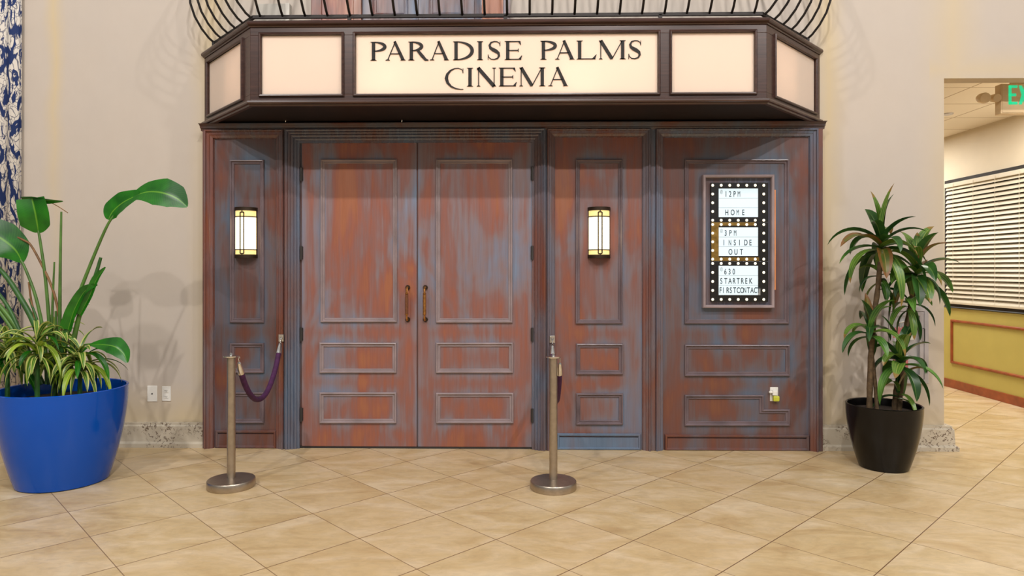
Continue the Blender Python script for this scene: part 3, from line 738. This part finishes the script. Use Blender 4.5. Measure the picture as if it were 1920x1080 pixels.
for px in (655, 948, 1238):
    X = WX(px, ry, 33); b = MB(); b.hexa([(X-.012, ry-.01, mz1+.0275), (X+.012, ry-.01, mz1+.0275), (X+.012, ry+.01, mz1+.0275), (X-.012, ry+.01, mz1+.0275)], [(X-.012, ry-.01, rz), (X+.012, ry-.01, rz), (X+.012, ry+.01, rz), (X-.012, ry+.01, rz)]); obj('support', b, M['iron'], rl)
for v in (rp[0], rp[3]):
    b = MB(); b.box((v.x-.012, -.06, mz1+.0275), (v.x+.012, PW, rz+.01)); obj('support', b, M['iron'], rl)

# upper doors behind the railing
u0, u1 = WX(587, PW, 20), WX(957, PW, 20); uz = mz1+.0
ud = thing('door_3', 'painted wood balcony doors behind the railing above the marquee', 'door', ((u0+u1)/2, PW, uz), kind='structure')
M['rusty'] = wood('bright_rust_painted_wood', -.2, 1.2, 12.5); M['bluish'] = wood('blue_washed_panel_wood', .2, .95, 15.2)
for l, r, m_, dpt in ((587, 606, 'mid', .05), (606, 665, 'rusty', .04), (665, 680, 'mid', .05)):
    b = MB(); b.box((WX(l, PW), PW-dpt, uz), (WX(r, PW), PW, uz+2.3)); obj('pilaster', b, M[m_], ud, .004)
for l, r, m_ in ((890, 904, 'trim'), (904, 944, 'rusty'), (944, 957, 'bluish')):
    b = MB(); b.box((WX(l, PW), PW-.045, uz), (WX(r, PW), PW, uz+2.3)); obj('pilaster', b, M[m_], ud, .004)
for l, r in ((680, 785), (785, 890)):
    b = MB(); x0, x1 = WX(l, PW)+.003, WX(r, PW)-.003
    b.box((x0, PW-.02, uz), (x1, PW, uz+2.2)); lf = obj('door_leaf', b, M['bluish'], ud)
    b = MB(); b.sweep([(x0+.08, uz+.3), (x1-.08, uz+.3), (x1-.08, uz+2.0), (x0+.08, uz+2.0)], BEAD, lambda a, z, h: (a, PW-.02-h, z)); obj('panel_moulding', b, M['bluish'], lf)
b = MB(); b.box((u0, PW-.06, uz+2.2), (u1, PW-.046, uz+2.42)); obj('head_casing', b, M['trim'], ud)
# small white unit on the wall behind the railing
b = MB(); x0, x1 = WX(484, PW, 20), WX(547, PW, 20); b.box((x0, PW-.05, WZ(52, PW, 515)), (x1, PW, WZ(11, PW, 515)))
ub = thing('wall_unit', 'pale grey box on the wall behind the left of the railing', 'wall box', ((x0+x1)/2, PW, WZ(52, PW)))
obj('casing', b, M['putty'], ub, .004); b = MB(); b.box((x1-.03, PW-.06, WZ(52, PW, 515)), (x1, PW-.05, WZ(11, PW, 515))); obj('end_strip', b, M['pale_putty'], ub)

# ---------------------------------------------------------------- poster frame with three lightboxes
SF = -.0
fr = thing('display_frame', 'grey-washed wood frame around the three lightboxes', 'frame', (WX(1382), 0, Z(577)))
b = MB(); b.sweep([(WX(1315), Z(577, 1380)), (WX(1448), Z(577, 1380)), (WX(1448), Z(329, 1380)), (WX(1315), Z(329, 1380))], [(0,0),(0,.050),(.005,.056),(.016,.056),(.022,.050),(.024,.03),(.024,0)], fmap(0)); obj('moulding', b, M['beading'], fr)
b = MB(); b.box((WX(1318), -.012, Z(574)), (WX(1446), 0, Z(332))); obj('backboard', b, M['trim'], fr)
b = MB(); X = WX(1448)+.001; b.box((X, -.040, Z(543)), (X+.012, -.0, Z(358)))
tag(obj('orange_strip', b, M['orange'], bevel=.002), 'thin orange strip along the right edge of the display frame', 'strip')
def txt(s_, parent, x, z, h, y, mat, wsc=.8, track=1.25):
    cu_ = bpy.data.curves.new('glyphs', 'FONT'); cu_.body = s_; cu_.size = h/.72; cu_.space_character = track; cu_.extrude = .0007; cu_.offset = 0 if s_ in 'MNW' else .0006
    tmp = bpy.data.objects.new('tmp', cu_); C.objects.link(tmp)
    dg = bpy.context.evaluated_depsgraph_get(); me = bpy.data.meshes.new_from_object(tmp.evaluated_get(dg))
    bpy.data.objects.remove(tmp); bpy.data.curves.remove(cu_)
    b = MB(); b.v = [(x+v.co.x*wsc, y-v.co.z, z+v.co.y) for v in me.vertices]; b.f = [tuple(p_.vertices) for p_ in me.polygons]
    bpy.data.meshes.remove(me); return obj('lettering', b, M[mat], parent)
BY = -.012
boxes = [(343.5, 416.95, 353.6, 407, [('@12PM', 0, '12PM', 1358.5, 363.5, 8.6), ('HOME', 2, 'HOME', 1359, 398, 8.6)], 'top'),
         (417.0, 489.95, 426.5, 480, [('3PM', 0, '3PM', 1358.5, 436.5, 8.6), ('INSIDE', 1, 'INSIDE', 1355.5, 454.5, 8.6), ('OUT', 2, 'OUT', 1366, 472, 8.6)], 'middle'),
         (490.0, 565.5, 498.3, 553.2, [('630', 0, '630', 1358, 509, 8.6), ('ST', 1, 'STARTREK', 1350, 526.5, 8.6), ('FC', 2, 'FIRSTCONTACT', 1348.5, 543.8, 8.6)], 'bottom')]
spread_ = {'12PM': (1358.5, 1390.5), 'HOME': (1359, 1401.5), '3PM': (1358, 1384), 'INSIDE': (1356, 1414), 'OUT': (1365.5, 1398), '630': (1357.5, 1381), 'STARTREK': (1350, 1412), 'FIRSTCONTACT': (1348.5, 1426)}
lab = {'top': 'topmost of the three bulb-edged lightboxes, reading HOME', 'middle': 'middle bulb-edged lightbox, reading INSIDE OUT', 'bottom': 'lowest bulb-edged lightbox, reading FIRSTCONTACT'}
bulb_me = None
for t0, t1, p0, p1, lines, nm in boxes:
    zt, zb_ = Z(t0, 1383), Z(t1, 1383); x0, x1 = WX(1330.5), WX(1437)
    bx = thing('lightbox', lab[nm], 'lightbox', ((x0+x1)/2, BY, zb_), 'bulb-edged lightboxes in the display frame')
    b = MB(); b.box((x0, BY-.028, zb_), (x1, BY, zt)); obj('case', b, M['blackgloss'], bx, .002)
    sf_ = BY-.028
    b = MB(); xs0, xs1, zs0, zs1 = WX(1347.5, sf_), WX(1421, sf_), Z(p1, 1383, sf_), Z(p0, 1383, sf_); b.box((xs0, sf_-.003, zs0), (xs1, sf_+.001, zs1)); sc = obj('screen', b, M['screen'], bx)
    for k in (1, 2):
        zr = zs0+(zs1-zs0)*k/3; b = MB(); b.box((xs0, sf_-.0045, zr-.0015), (xs1, sf_-.003, zr+.0015)); obj('letter_rail', b, M['paleink'], sc)
    for _, k, s_, xa, yc, hp in lines:
        xa, xb = spread_[s_]; n_ = len(s_); pitch = (xb-xa)/n_
        hm = hp*5.35/F_PX*1.25
        for i, ch in enumerate(s_):
            o_ = txt(ch, sc, WX(xa+pitch*i, sf_), Z(yc, 1383, sf_)-hm/2, hm, sf_-.0037, 'ink', .46 if ch in 'MNW' else .62, 1)
            o_.name = 'letter'
    txt('@', sc, WX(1350, sf_), zs1-.035, .024, sf_-.0037, 'paleink', .6, 1).name = 'letter'
    if nm == 'bottom':
        b = MB(); b.box((xs1, sf_-.004, zs0), (xs1+.018, sf_-.002, zs0+.05)); obj('letter_tile', b, M['clear'], bx)
    ys = [t0+4+(t1-t0-8)*k/4 for k in range(5)]
    pts = [(1336.3+15.97*k, y_) for k in range(7) for y_ in (ys[0], ys[-1])] + [(xq, y_) for xq in (1336.3, 1432.1) for y_ in ys[1:-1]]
    for px, py in pts:
        p = at(px, py, sf_-.004)
        if bulb_me is None:
            b = MB(); b.lathe([(.0001, -.011), (.006, -.0092), (.0095, -.0055), (.0105, 0), (.0095, .0055), (.006, .0092), (.0001, .011)], (0,0,0), 14)
            b.v = [(x, y*.6, z) for x, y, z in b.v]
            o_ = obj('bulb', b, M['bulb'], loc=(0,0,0)); bulb_me = o_
        else:
            o_ = bulb_me.copy(); C.objects.link(o_)
        o_.parent = bx; o_.location = p - bx.location
    if nm == 'middle':
        b = MB()
        b.box((WX(1331), sf_-.0015, zb_+.002), (WX(1345), sf_, zt-.002)); b.box((WX(1345), sf_-.0015, zt-.028), (WX(1412), sf_, zt-.002)); b.box((WX(1345), sf_-.0015, zb_+.002), (WX(1420), sf_, zb_+.030))
        obj('reflection_strips', b, M['gold_sheen'], bx)  # strips stand in for golden reflections on the gloss black case

# ---------------------------------------------------------------- switch plates and outlets
def plate(px, py, w_px, h_px, Y, name, label, cat, kind_='outlet'):
    c_ = at(px, py, Y); w_, h_ = w_px*(Y-CAM_Y)/F_PX, h_px*(Y-CAM_Y)/F_PX
    r = thing(name, label, cat, (c_.x, Y, c_.z))
    b = MB(); b.box((c_.x-w_/2, Y-.006, c_.z-h_/2), (c_.x+w_/2, Y, c_.z+h_/2)); pl = obj('plate', b, M['white'], r, .003)
    if kind_ == 'outlet':
        for s_ in (-1, 1):
            zc = c_.z+s_*h_*.2; b = MB(); b.box((c_.x-.017, Y-.009, zc-.014), (c_.x+.017, Y-.006, zc+.014)); sk = obj('socket', b, M['white'], r, .003)
            b = MB(); b.box((c_.x-.008, Y-.0095, zc-.003), (c_.x-.005, Y-.009, zc+.008)); b.box((c_.x+.005, Y-.0095, zc-.003), (c_.x+.008, Y-.009, zc+.008)); b.box((c_.x-.002, Y-.0095, zc-.010), (c_.x+.002, Y-.009, zc-.006)); obj('slots', b, M['slot'], sk)
    elif kind_ == 'jack':
        b = MB(); b.lathe([(.0001, .004), (.005, .004), (.006, 0)], (0,0,0), 12); b.v = [(c_.x+x, Y-.006-z, c_.z+y) for x, y, z in b.v]; obj('jack', b, M['slot'], r)
    else:
        b = MB(); b.box((c_.x-.016, Y-.010, c_.z-.032), (c_.x+.016, Y-.006, c_.z+.032)); obj('rocker', b, M['white'], r, .002)
    return r, c_
plate(286, 738, 19, 30, PW, 'cable_plate', 'white blank-faced plate with one jack, left of the outlet on the left wall', 'wall plate', 'jack')
plate(312.5, 738, 17, 28, PW, 'wall_outlet', 'white two-socket outlet low on the left plaster wall', 'outlet')
plate(159, 557, 19, 28, PW, 'light_switch', 'white switch plate half hidden behind the green stalks', 'light switch', 'switch')
r, c_ = plate(1451, 739, 15, 26, 0, 'wall_outlet', 'white outlet in the notch of the right wood panel', 'outlet')
nl = thing('night_light', 'small white plug-in with a yellow-green base in the notched panel outlet', 'night light', (c_.x, -.01, c_.z-.02))
b = MB(); b.box((c_.x-.022, -.04, c_.z-.005), (c_.x+.014, -.0105, c_.z+.034)); b.box((c_.x-.046, -.034, c_.z+.012), (c_.x-.020, -.014, c_.z+.028)); obj('body', b, M['white'], nl, .005)
b = MB(); b.box((c_.x-.018, -.045, c_.z-.05), (c_.x+.03, -.0105, c_.z-.008)); obj('shade', b, M['yellow'], nl, .008)

# ---------------------------------------------------------------- stanchions and ropes
def stanchion():
    r = thing('stanchion', 'x', 'stanchion', (0,0,0), 'steel rope stanchions in front of the doors')
    b = MB(); b.lathe([(.0001, 0), (.146, 0), (.150, .006), (.150, .046), (.146, .052), (.03, .062), (.0001, .062)], (0,0,0), 64); obj('base', b, M['steel'], r)
    b = MB(); b.lathe([(.0265, .060), (.0265, .842), (.0001, .842)], (0,0,0), 32); obj('post', b, M['steel'], r)
    b = MB(); b.lathe([(.0001, .842), (.030, .842), (.048, .848), (.048, .855), (.030, .858), (.010, .860), (.008, .872), (.0001, .876)], (0,0,0), 32)
    obj('rope_collar', b, M['chrome'], r); return r
a_ = stanchion(); pL = at(433.5, 905, 0)
def floorpt(px, py):
    k = EYE*F_PX/(py-HORIZON); a = (px-960)/F_PX; return Vector((k*(-_s+a*_c), CAM_Y+k*(_c+a*_s), 0))
st1_ = floorpt(433.5, 912.5); st2_ = floorpt(1037.5, 915.5)
a_.location = st1_; a_['label'] = 'steel stanchion before the left wood panel, nearer the blue planter'
c2_ = copy_tree(a_); c2_.location = st2_; c2_['label'] = 'steel stanchion right of the double doors'
def rope(p0, p1, sag, label):
    r = thing('velvet_rope', label, 'rope', p1, 'purple velvet ropes hooked to the cinema front')
    n = 40; pts = []
    for k in range(n+1):
        s_ = k/n; q = p0.lerp(p1, s_); q.z -= sag*(1-(2*s_-1)**2)**.8 if True else 0; pts.append(q)
    def cut(d0, d1):
        L = [0]
        for i in range(n): L.append(L[-1]+(pts[i+1]-pts[i]).length)
        T = L[-1]; out = []
        a, c = d0, (T-d1 if d1 is not None else d0)
        return T, L
    T, L = cut(0, 0)
    def pt(d):
        d = max(0, min(T, d))
        for i in range(n):
            if L[i+1] >= d: return pts[i].lerp(pts[i+1], (d-L[i])/(L[i+1]-L[i]+1e-9))
        return pts[-1]
    b = MB(); b.tube([pt(.10+(T-.20)*k/48) for k in range(49)], .019, 16); rp_ = obj('cord', b, M['velvet'], r)
    for s_ in (0, 1):
        f = (lambda d: pt(d)) if s_ == 0 else (lambda d: pt(T-d))
        b = MB(); b.tube([f(.025), f(.032), f(.045), f(.07), f(.105), f(.115)], [.007, .012, .014, .019, .022, .022], 16); cp = obj('end_cap', b, M['chrome'], r)
        b = MB(); q = f(0); b.tube([f(.028), f(.015), q, q+Vector((0, .008 if s_ else .01, .012)), q+Vector((0, .012 if s_ else .02, .002))], .0035, 8); obj('hook', b, M['chrome'], cp)
    return r
w1, w2 = at(527, 634, -.06), at(1035.5, 636, -.06)
rope(st1_+Vector((.043, .012, .835)), w1+Vector((0, -.012, -.012)), .36, 'purple velvet rope sagging from the left stanchion to the wood panel')
rope(st2_+Vector((.043, .012, .835)), w2+Vector((0, -.012, -.012)), .36, 'purple velvet rope hanging behind the stanchion right of the doors')
for w_, lb in ((w1, 'small chrome hook plate holding the left rope'), (w2, 'small chrome hook plate above the stanchion right of the doors')):
    hp = thing('hook_plate', lb, 'hook', w_)
    b = MB(); b.box((w_.x-.02, -.062, w_.z-.028), (w_.x+.02, -.048, w_.z+.028)); obj('plate', b, M['chrome'], hp, .002)
    b = MB(); b.tube([(w_.x-.008, -.062, w_.z+.01), (w_.x-.008, -.074, w_.z-.005), (w_.x, -.078, w_.z-.014), (w_.x+.008, -.074, w_.z-.005), (w_.x+.008, -.062, w_.z+.01)], .003, 8); obj('eye', b, M['chrome'], hp)

# ---------------------------------------------------------------- fire extinguisher cabinet
cx0, cx1 = WX(1653, PW), WX(1737, PW); cz0, cz1 = WZ(716, PW), WZ(574, PW)
ca = thing('extinguisher_cabinet', 'silver framed glass-front cabinet behind the black planter', 'cabinet', ((cx0+cx1)/2, PW, cz0))
wm = lambda a, z, h: (a, PW-h, z)
b = MB(); b.sweep([(cx0, cz0), (cx1, cz0), (cx1, cz1), (cx0, cz1)], [(0,0),(0,.03),(.004,.034),(.034,.034),(.038,.026),(.038,0)], wm); obj('frame', b, M['frame_grey'], ca)
b = MB(); b.box((cx0+.03, PW-.006, cz0+.03), (cx1-.03, PW-.001, cz1-.03)); obj('back_panel', b, M['frame_grey'], ca)
b = MB(); b.sweep([(cx0+.04, cz0+.04), (cx1-.04, cz0+.04), (cx1-.04, cz1-.04), (cx0+.04, cz1-.04)], [(0,.026),(0,.034),(.03,.034),(.03,.026)], wm); dr = obj('door', b, M['frame_grey'], ca)
b = MB(); b.box((cx0+.065, PW-.031, cz0+.065), (cx1-.065, PW-.029, cz1-.065)); obj('pane', b, M['glass'], dr)
hx = WX(1726, PW); b = MB(); b.tube([(hx, PW-.034, WZ(614, PW)), (hx, PW-.055, WZ(614, PW)), (hx, PW-.055, WZ(638, PW)), (hx, PW-.034, WZ(638, PW))], .004, 8); obj('handle', b, M['slot'], dr)
b = MB(); b.box((WX(1698, PW), PW-.036, WZ(635, PW)), (WX(1709, PW), PW-.0345, WZ(601, PW))); obj('inspection_tag', b, M['white'], dr)
# recess the extinguisher in a shallow bay in front of the back panel
exx = WX(1686, PW); fe = thing('fire_extinguisher', 'red extinguisher with pale label behind the cabinet glass', 'fire extinguisher', (exx, PW-.018, WZ(690, PW)))
zb_ = WZ(690, PW); zt = WZ(611, PW)
def flatlathe(prof, mat, name, par):
    b = MB(); b.lathe(prof, (0,0,0), 28); b.v = [(exx+x, PW-.0175+y*.16, z) for x, y, z in b.v]; return obj(name, b, M[mat], par)
cyl = flatlathe([(.0001, zb_), (.055, zb_), (.06, zb_+.01), (.06, zt-.04), (.045, zt-.01), (.02, zt), (.0001, zt)], 'red', 'cylinder', fe)
flatlathe([(.0605, zb_+.09), (.0615, zb_+.092), (.0615, zt-.09), (.0605, zt-.088)], 'frame_grey', 'label_sleeve', cyl)
b = MB(); b.tube([(exx, PW-.018, zt-.01), (exx, PW-.018, zt+.03)], .009, 10); b.tube([(exx-.03, PW-.018, zt+.03), (exx+.045, PW-.018, zt+.045)], .006, 8); obj('valve', b, M['chrome'], fe)

# ---------------------------------------------------------------- plants
def ribbon(b, pts, widths, nhint=Vector((0,-1,.3)), fold=.25, cross=6, twist=None):
    """leaf blade along a midrib; uv.x across, uv.y along"""
    pts = [Vector(p) for p in pts]; n = len(pts); base = len(b.v)
    while len(b.uv) < len(b.v): b.uv.append((0, 0))
    for i, p in enumerate(pts):
        d = (pts[min(i+1, n-1)]-pts[max(i-1, 0)]).normalized()
        w = d.cross(nhint)
        if w.length < 1e-3: w = d.orthogonal()
        w.normalize(); nn = w.cross(d).normalized()
        if twist: 
            q = Matrix.Rotation(twist*i/(n-1), 3, d); w = q @ w; nn = q @ nn
        for k in range(cross+1):
            u = k/cross*2-1; b.v.append(tuple(p + w*u*widths[i]/2 + nn*abs(u)*widths[i]*.5*fold)); b.uv.append((k/cross, i/(n-1)))
    for i in range(n-1):
        for k in range(cross): a = base+i*(cross+1)+k; b.f.append((a, a+1, a+cross+2, a+cross+1))
    b.smooth = True; return b
def smoothpts(P, n=16):
    P = [Vector(p) for p in P]; out = []
    m = len(P)-1
    for k in range(n+1):
        s_ = k/n*m; i = min(int(s_), m-1); f = s_-i
        p0, p1, p2, p3 = P[max(i-1, 0)], P[i], P[i+1], P[min(i+2, m)]
        out.append(.5*((2*p1)+(p2-p0)*f+(2*p0-5*p1+4*p2-p3)*f*f+(3*p1-p0-3*p2+p3)*f**3))
    return out
def interp(W, n):
    m = len(W)-1; out = []
    for k in range(n+1):
        s_ = k/n*m; i = min(int(s_), m-1); f = s_-i; f = f*f*(3-2*f) if False else f; out.append(W[i]*(1-f)+W[i+1]*f)
    return out
def arcleaf(c, az, el, length, width, droop, mat, parent, name='leaf', rnd=random, cross=4, n=12, hang=0):
    d0 = Vector((math.cos(az)*math.cos(el), math.sin(az)*math.cos(el), math.sin(el))); p = Vector(c); pts = [p.copy()]; d = d0.copy(); st_ = length/n
    for k in range(n):
        d = (d + Vector((0, 0, -droop/n*(1+1.2*k/n)))).normalized(); p = p + d*st_; pts.append(p.copy())
    ws = [width*max(.06, math.sin(PI*min(1, (.12+.88*k/n)))**.75) * (1 if k < n else .1) for k in range(n+1)]
    hz = Vector((math.cos(az), math.sin(az), 0)); side = hz.cross(Vector((0,0,1)))
    b = MB(); base = 0
    for i, p in enumerate(pts):
        dd = (pts[min(i+1, n)]-pts[max(i-1, 0)]).normalized(); w = side; nn = w.cross(dd).normalized()
        tw = Matrix.Rotation(hang*i/n, 3, dd); w = tw @ w; nn = tw @ nn
        for k in range(cross+1):
            u = k/cross*2-1; b.v.append(tuple(p + w*u*ws[i]/2 + nn*abs(u)*ws[i]*.5*.45)); b.uv.append((k/cross, i/n))
    for i in range(n):
        for k in range(cross): a = i*(cross+1)+k; b.f.append((a, a+1, a+cross+2, a+cross+1))
    b.smooth = True; return obj(name, b, mat, parent)

def pot(name_parent, c, R, r, H, mat):
    b = MB(); pr = [(.0001, 0.0), (r*.9, 0), (r, .006)]
    for k in range(1, 13):
        s_ = k/12; pr.append((r+(R-r)*(1-(1-s_)**1.75), .006+(H-.018)*s_))
    pr += [(R+.001, H-.004), (R-.006, H), (R-.014, H-.004), (R-.03, H-.14), (.0001, H-.145)]
    b.lathe(pr, (c.x, c.y, 0), 72); return obj('pot', b, mat, name_parent)
# blue planter
bc = Vector((-3.10, -.86, 0)); BR, BH = .385, .63
bp = thing('potted_bird_of_paradise', 'big cobalt blue planter with bird-of-paradise leaves and variegated foliage', 'potted plant', bc)
pot(bp, bc, BR, .272, BH, M['potblue'])
b = MB(); b.lathe([(.0001, BH-.075), (.2, BH-.08), (BR-.02, BH-.09)], (bc.x, bc.y, 0), 40); obj('soil', b, M['soil'], bp)
PY = -.86
A = lambda px, py, dy=0: at(px, py, PY+dy)
def stalk(pts, r0, r1, mat='stalk', n=18):
    q = smoothpts([A(*p) for p in pts], n); b = MB(); b.tube(q, interp([r0, r1], n), 10); return obj('stalk', b, M[mat], bp)
def big(parent, pts, ws, nh=(0,-1,.3), fold=.2, n=20, twist=None, mat='bigleaf'):
    b = MB(); ribbon(b, smoothpts([A(*p) for p in pts], n), interp(ws, n), Vector(nh), fold, 8, twist); return obj('leaf', b, M[mat], parent)
s = stalk([(118, 720), (122, 650), (140, 575), (172, 490), (200, 425), (214, 404)], .016, .007)
big(s, [(203, 412, 0), (212, 396, 0), (232, 379, -.02), (262, 364, -.04)], [.03, .14, .15, .06], (.2, -1, .5), .25)
big(s, [(250, 368, -.03), (275, 360, -.05), (302, 361, -.08), (330, 371, -.09), (351, 388, -.1)], [.05, .15, .21, .17, .012], (-.1, -1, .5), .12)
s = stalk([(95, 720), (94, 640), (86, 530), (75, 450), (71, 430)], .013, .007)
big(s, [(72, 436, 0), (70, 420, -.02), (66, 398, -.04), (60, 372, -.05)], [.03, .17, .18, .16], (.35, -1, .1), .5)
big(s, [(40, 371, -.05), (65, 373, -.04), (92, 376, -.03), (118, 377, -.01)], [.03, .075, .05, .008], (0, -.7, -1), .3)
b = MB(); b.tube(smoothpts([A(98, 381), A(112, 389), A(127, 399)], 6), .003, 6); obj('leaf_tip', b, M['drystalk'], s)
s = stalk([(88, 720), (84, 640), (68, 560), (48, 505), (38, 486)], .013, .007)
big(s, [(42, 492, 0), (28, 468, -.02), (2, 447, -.05), (-30, 432, -.1), (-60, 430, -.15)], [.02, .19, .24, .2, .02], (.3, -1, .5), .1)
stalk([(112, 720), (112, 620), (113, 500), (115, 397)], .015, .006)
stalk([(98, 720), (97, 640), (99, 560), (102, 491)], .012, .005)
stalk([(118, 690), (112, 600), (98, 540), (75, 490), (58, 460), (48, 452), (18, 438)], .009, .006, 'drystalk')
stalk([(104, 700), (105, 640), (105, 583)], .011, .008)
stalk([(72, 700), (65, 600), (58, 560), (54, 529)], .007, .006, 'drystalk')
stalk([(85, 690), (72, 610), (55, 560)], .012, .006, 'stalkdk')
stalk([(96, 720), (70, 620), (30, 545), (0, 505), (-30, 480)], .022, .012, 'stalkdk')
stalk([(80, 720), (45, 640), (15, 575), (-20, 530)], .016, .010, 'stalkdk')
stalk([(70, 720), (45, 640), (10, 585), (-25, 550)], .018, .012)
stalk([(60, 720), (35, 640), (0, 585), (-25, 560)], .015, .010)
stalk([(60, 700), (30, 650), (0, 612), (-25, 590)], .016, .010)
# cut stem with sheaths on the right
s = stalk([(112, 720), (118, 660), (130, 605), (158, 560), (176, 525), (189, 483)], .024, .010, 'stalkdk')
big(s, [(128, 618, -.02), (140, 580, -.03), (160, 545, -.03), (183, 534, -.03)], [.09, .08, .06, .01], (0, -1, .1), .7)
big(s, [(150, 590, -.03), (168, 555, -.03), (182, 522, -.03), (198, 501, -.03)], [.05, .06, .05, .008], (0, -1, .1), .6)
stalk([(128, 720), (136, 650), (148, 595), (160, 552)], .020, .012)
s = stalk([(120, 720), (135, 665), (155, 648), (178, 644)], .008, .005)
big(s, [(168, 646, -.02), (190, 646, -.06), (215, 650, -.08), (232, 664, -.09), (239, 680, -.1)], [.01, .08, .13, .09, .012], (0, -.9, .8), .3)
# variegated foliage, three crowns
rnd = random.Random(5)
crowns = [A(14, 662, -.10), A(70, 655, -.16), A(150, 678, -.04), A(104, 640, .06), A(-30, 662, -.12)]
for i, c_ in enumerate(crowns):
    b = MB(); b.tube([(c_.x, c_.y, BH-.10), tuple(c_)], [.016, .012], 8); st_ = obj('stem', b, M['stalkdk'], bp)
    nl_ = (38, 42, 44, 24, 16)[i]
    for k in range(nl_):
        az = 2.399*k + rnd.uniform(-.3, .3); tier = k/nl_
        el = rnd.uniform(-.05, .35)+tier*.95; Lh = rnd.uniform(.18, .34); wdt = rnd.uniform(.028, .044)
        mt = M['vari'] if rnd.random() < .6 else (M['vari2'] if rnd.random() < .6 else M['bigleaf'])
        arcleaf(c_+Vector((0, 0, rnd.uniform(-.10, .03)+tier*.05)), az, el, Lh, wdt, rnd.uniform(1.2, 2.9)*(1-.3*tier), mt, st_, 'variegated_leaf', cross=4, n=12, hang=rnd.uniform(-.9, .9))

# black planter with dracaena
kc = Vector((2.58, -.44, 0)); KR, KH = .250, .455
dp = thing('potted_dracaena', 'glossy black planter with a multi-cane dracaena by the corridor opening', 'potted plant', kc)
pot(dp, kc, KR, .162, KH, M['potblack'])
b = MB(); b.lathe([(.0001, KH-.04), (.15, KH-.045), (KR-.02, KH-.055)], (kc.x, kc.y, 0), 40); obj('soil', b, M['soil'], dp)
K = lambda px, py, dy=0: at(px, py, kc.y+dy)
def cane(pts, r0, r1, crowns_, seed):
    q = smoothpts([K(*p) for p in pts], 20); b = MB()
    rr = [r*(1+.08*math.sin(i*2.4)) for i, r in enumerate(interp([r0, r1], 20))]
    b.tube(q, rr, 12); st_ = obj('cane', b, M['cane'], dp); rd = random.Random(seed)
    for (px, py, dy, nl_, Lh, wd_, elb) in crowns_:
        c_ = K(px, py, dy); tot_ = nl_
        for k in range(nl_):
            tier = k/nl_; az = k*2.399 + rd.uniform(-.25, .25)
            el = elb + tier*1.75 + rd.uniform(-.22, .22)
            arcleaf(c_+Vector((0, 0, (tier-.5)*.10)), az, min(el, 1.45), Lh*rd.uniform(.72, 1.15)*(1-.12*tier), wd_*rd.uniform(.8, 1.15), rd.uniform(1.3, 3.0)*(1-.6*tier), M['corn' if (q_ := rd.random()) < .5 else ('corn2' if q_ < .75 else ('corn3' if q_ < .93 else 'corn4'))], st_, 'leaf', cross=4, n=12, hang=rd.uniform(-.6, .6))
cane([(1630, 775), (1632, 690), (1638, 600), (1646, 540), (1652, 470)], .021, .017, [(1652, 462, 0, 24, .41, .084, -.15), (1650, 520, .03, 8, .24, .055, -.55)], 11)
cane([(1685, 775), (1692, 690), (1698, 620), (1710, 560), (1716, 520)], .019, .015, [(1718, 512, -.05, 25, .37, .086, -.2), (1702, 572, -.02, 10, .27, .058, -.6)], 12)
cane([(1645, 775), (1640, 710), (1634, 660), (1630, 628)], .014, .012, [(1632, 622, -.05, 15, .31, .068, -.1)], 13)
cane([(1676, 775), (1680, 730), (1686, 700), (1690, 678)], .018, .014, [(1690, 680, -.09, 18, .33, .078, -.2), (1684, 735, -.06, 7, .26, .05, .1)], 14)
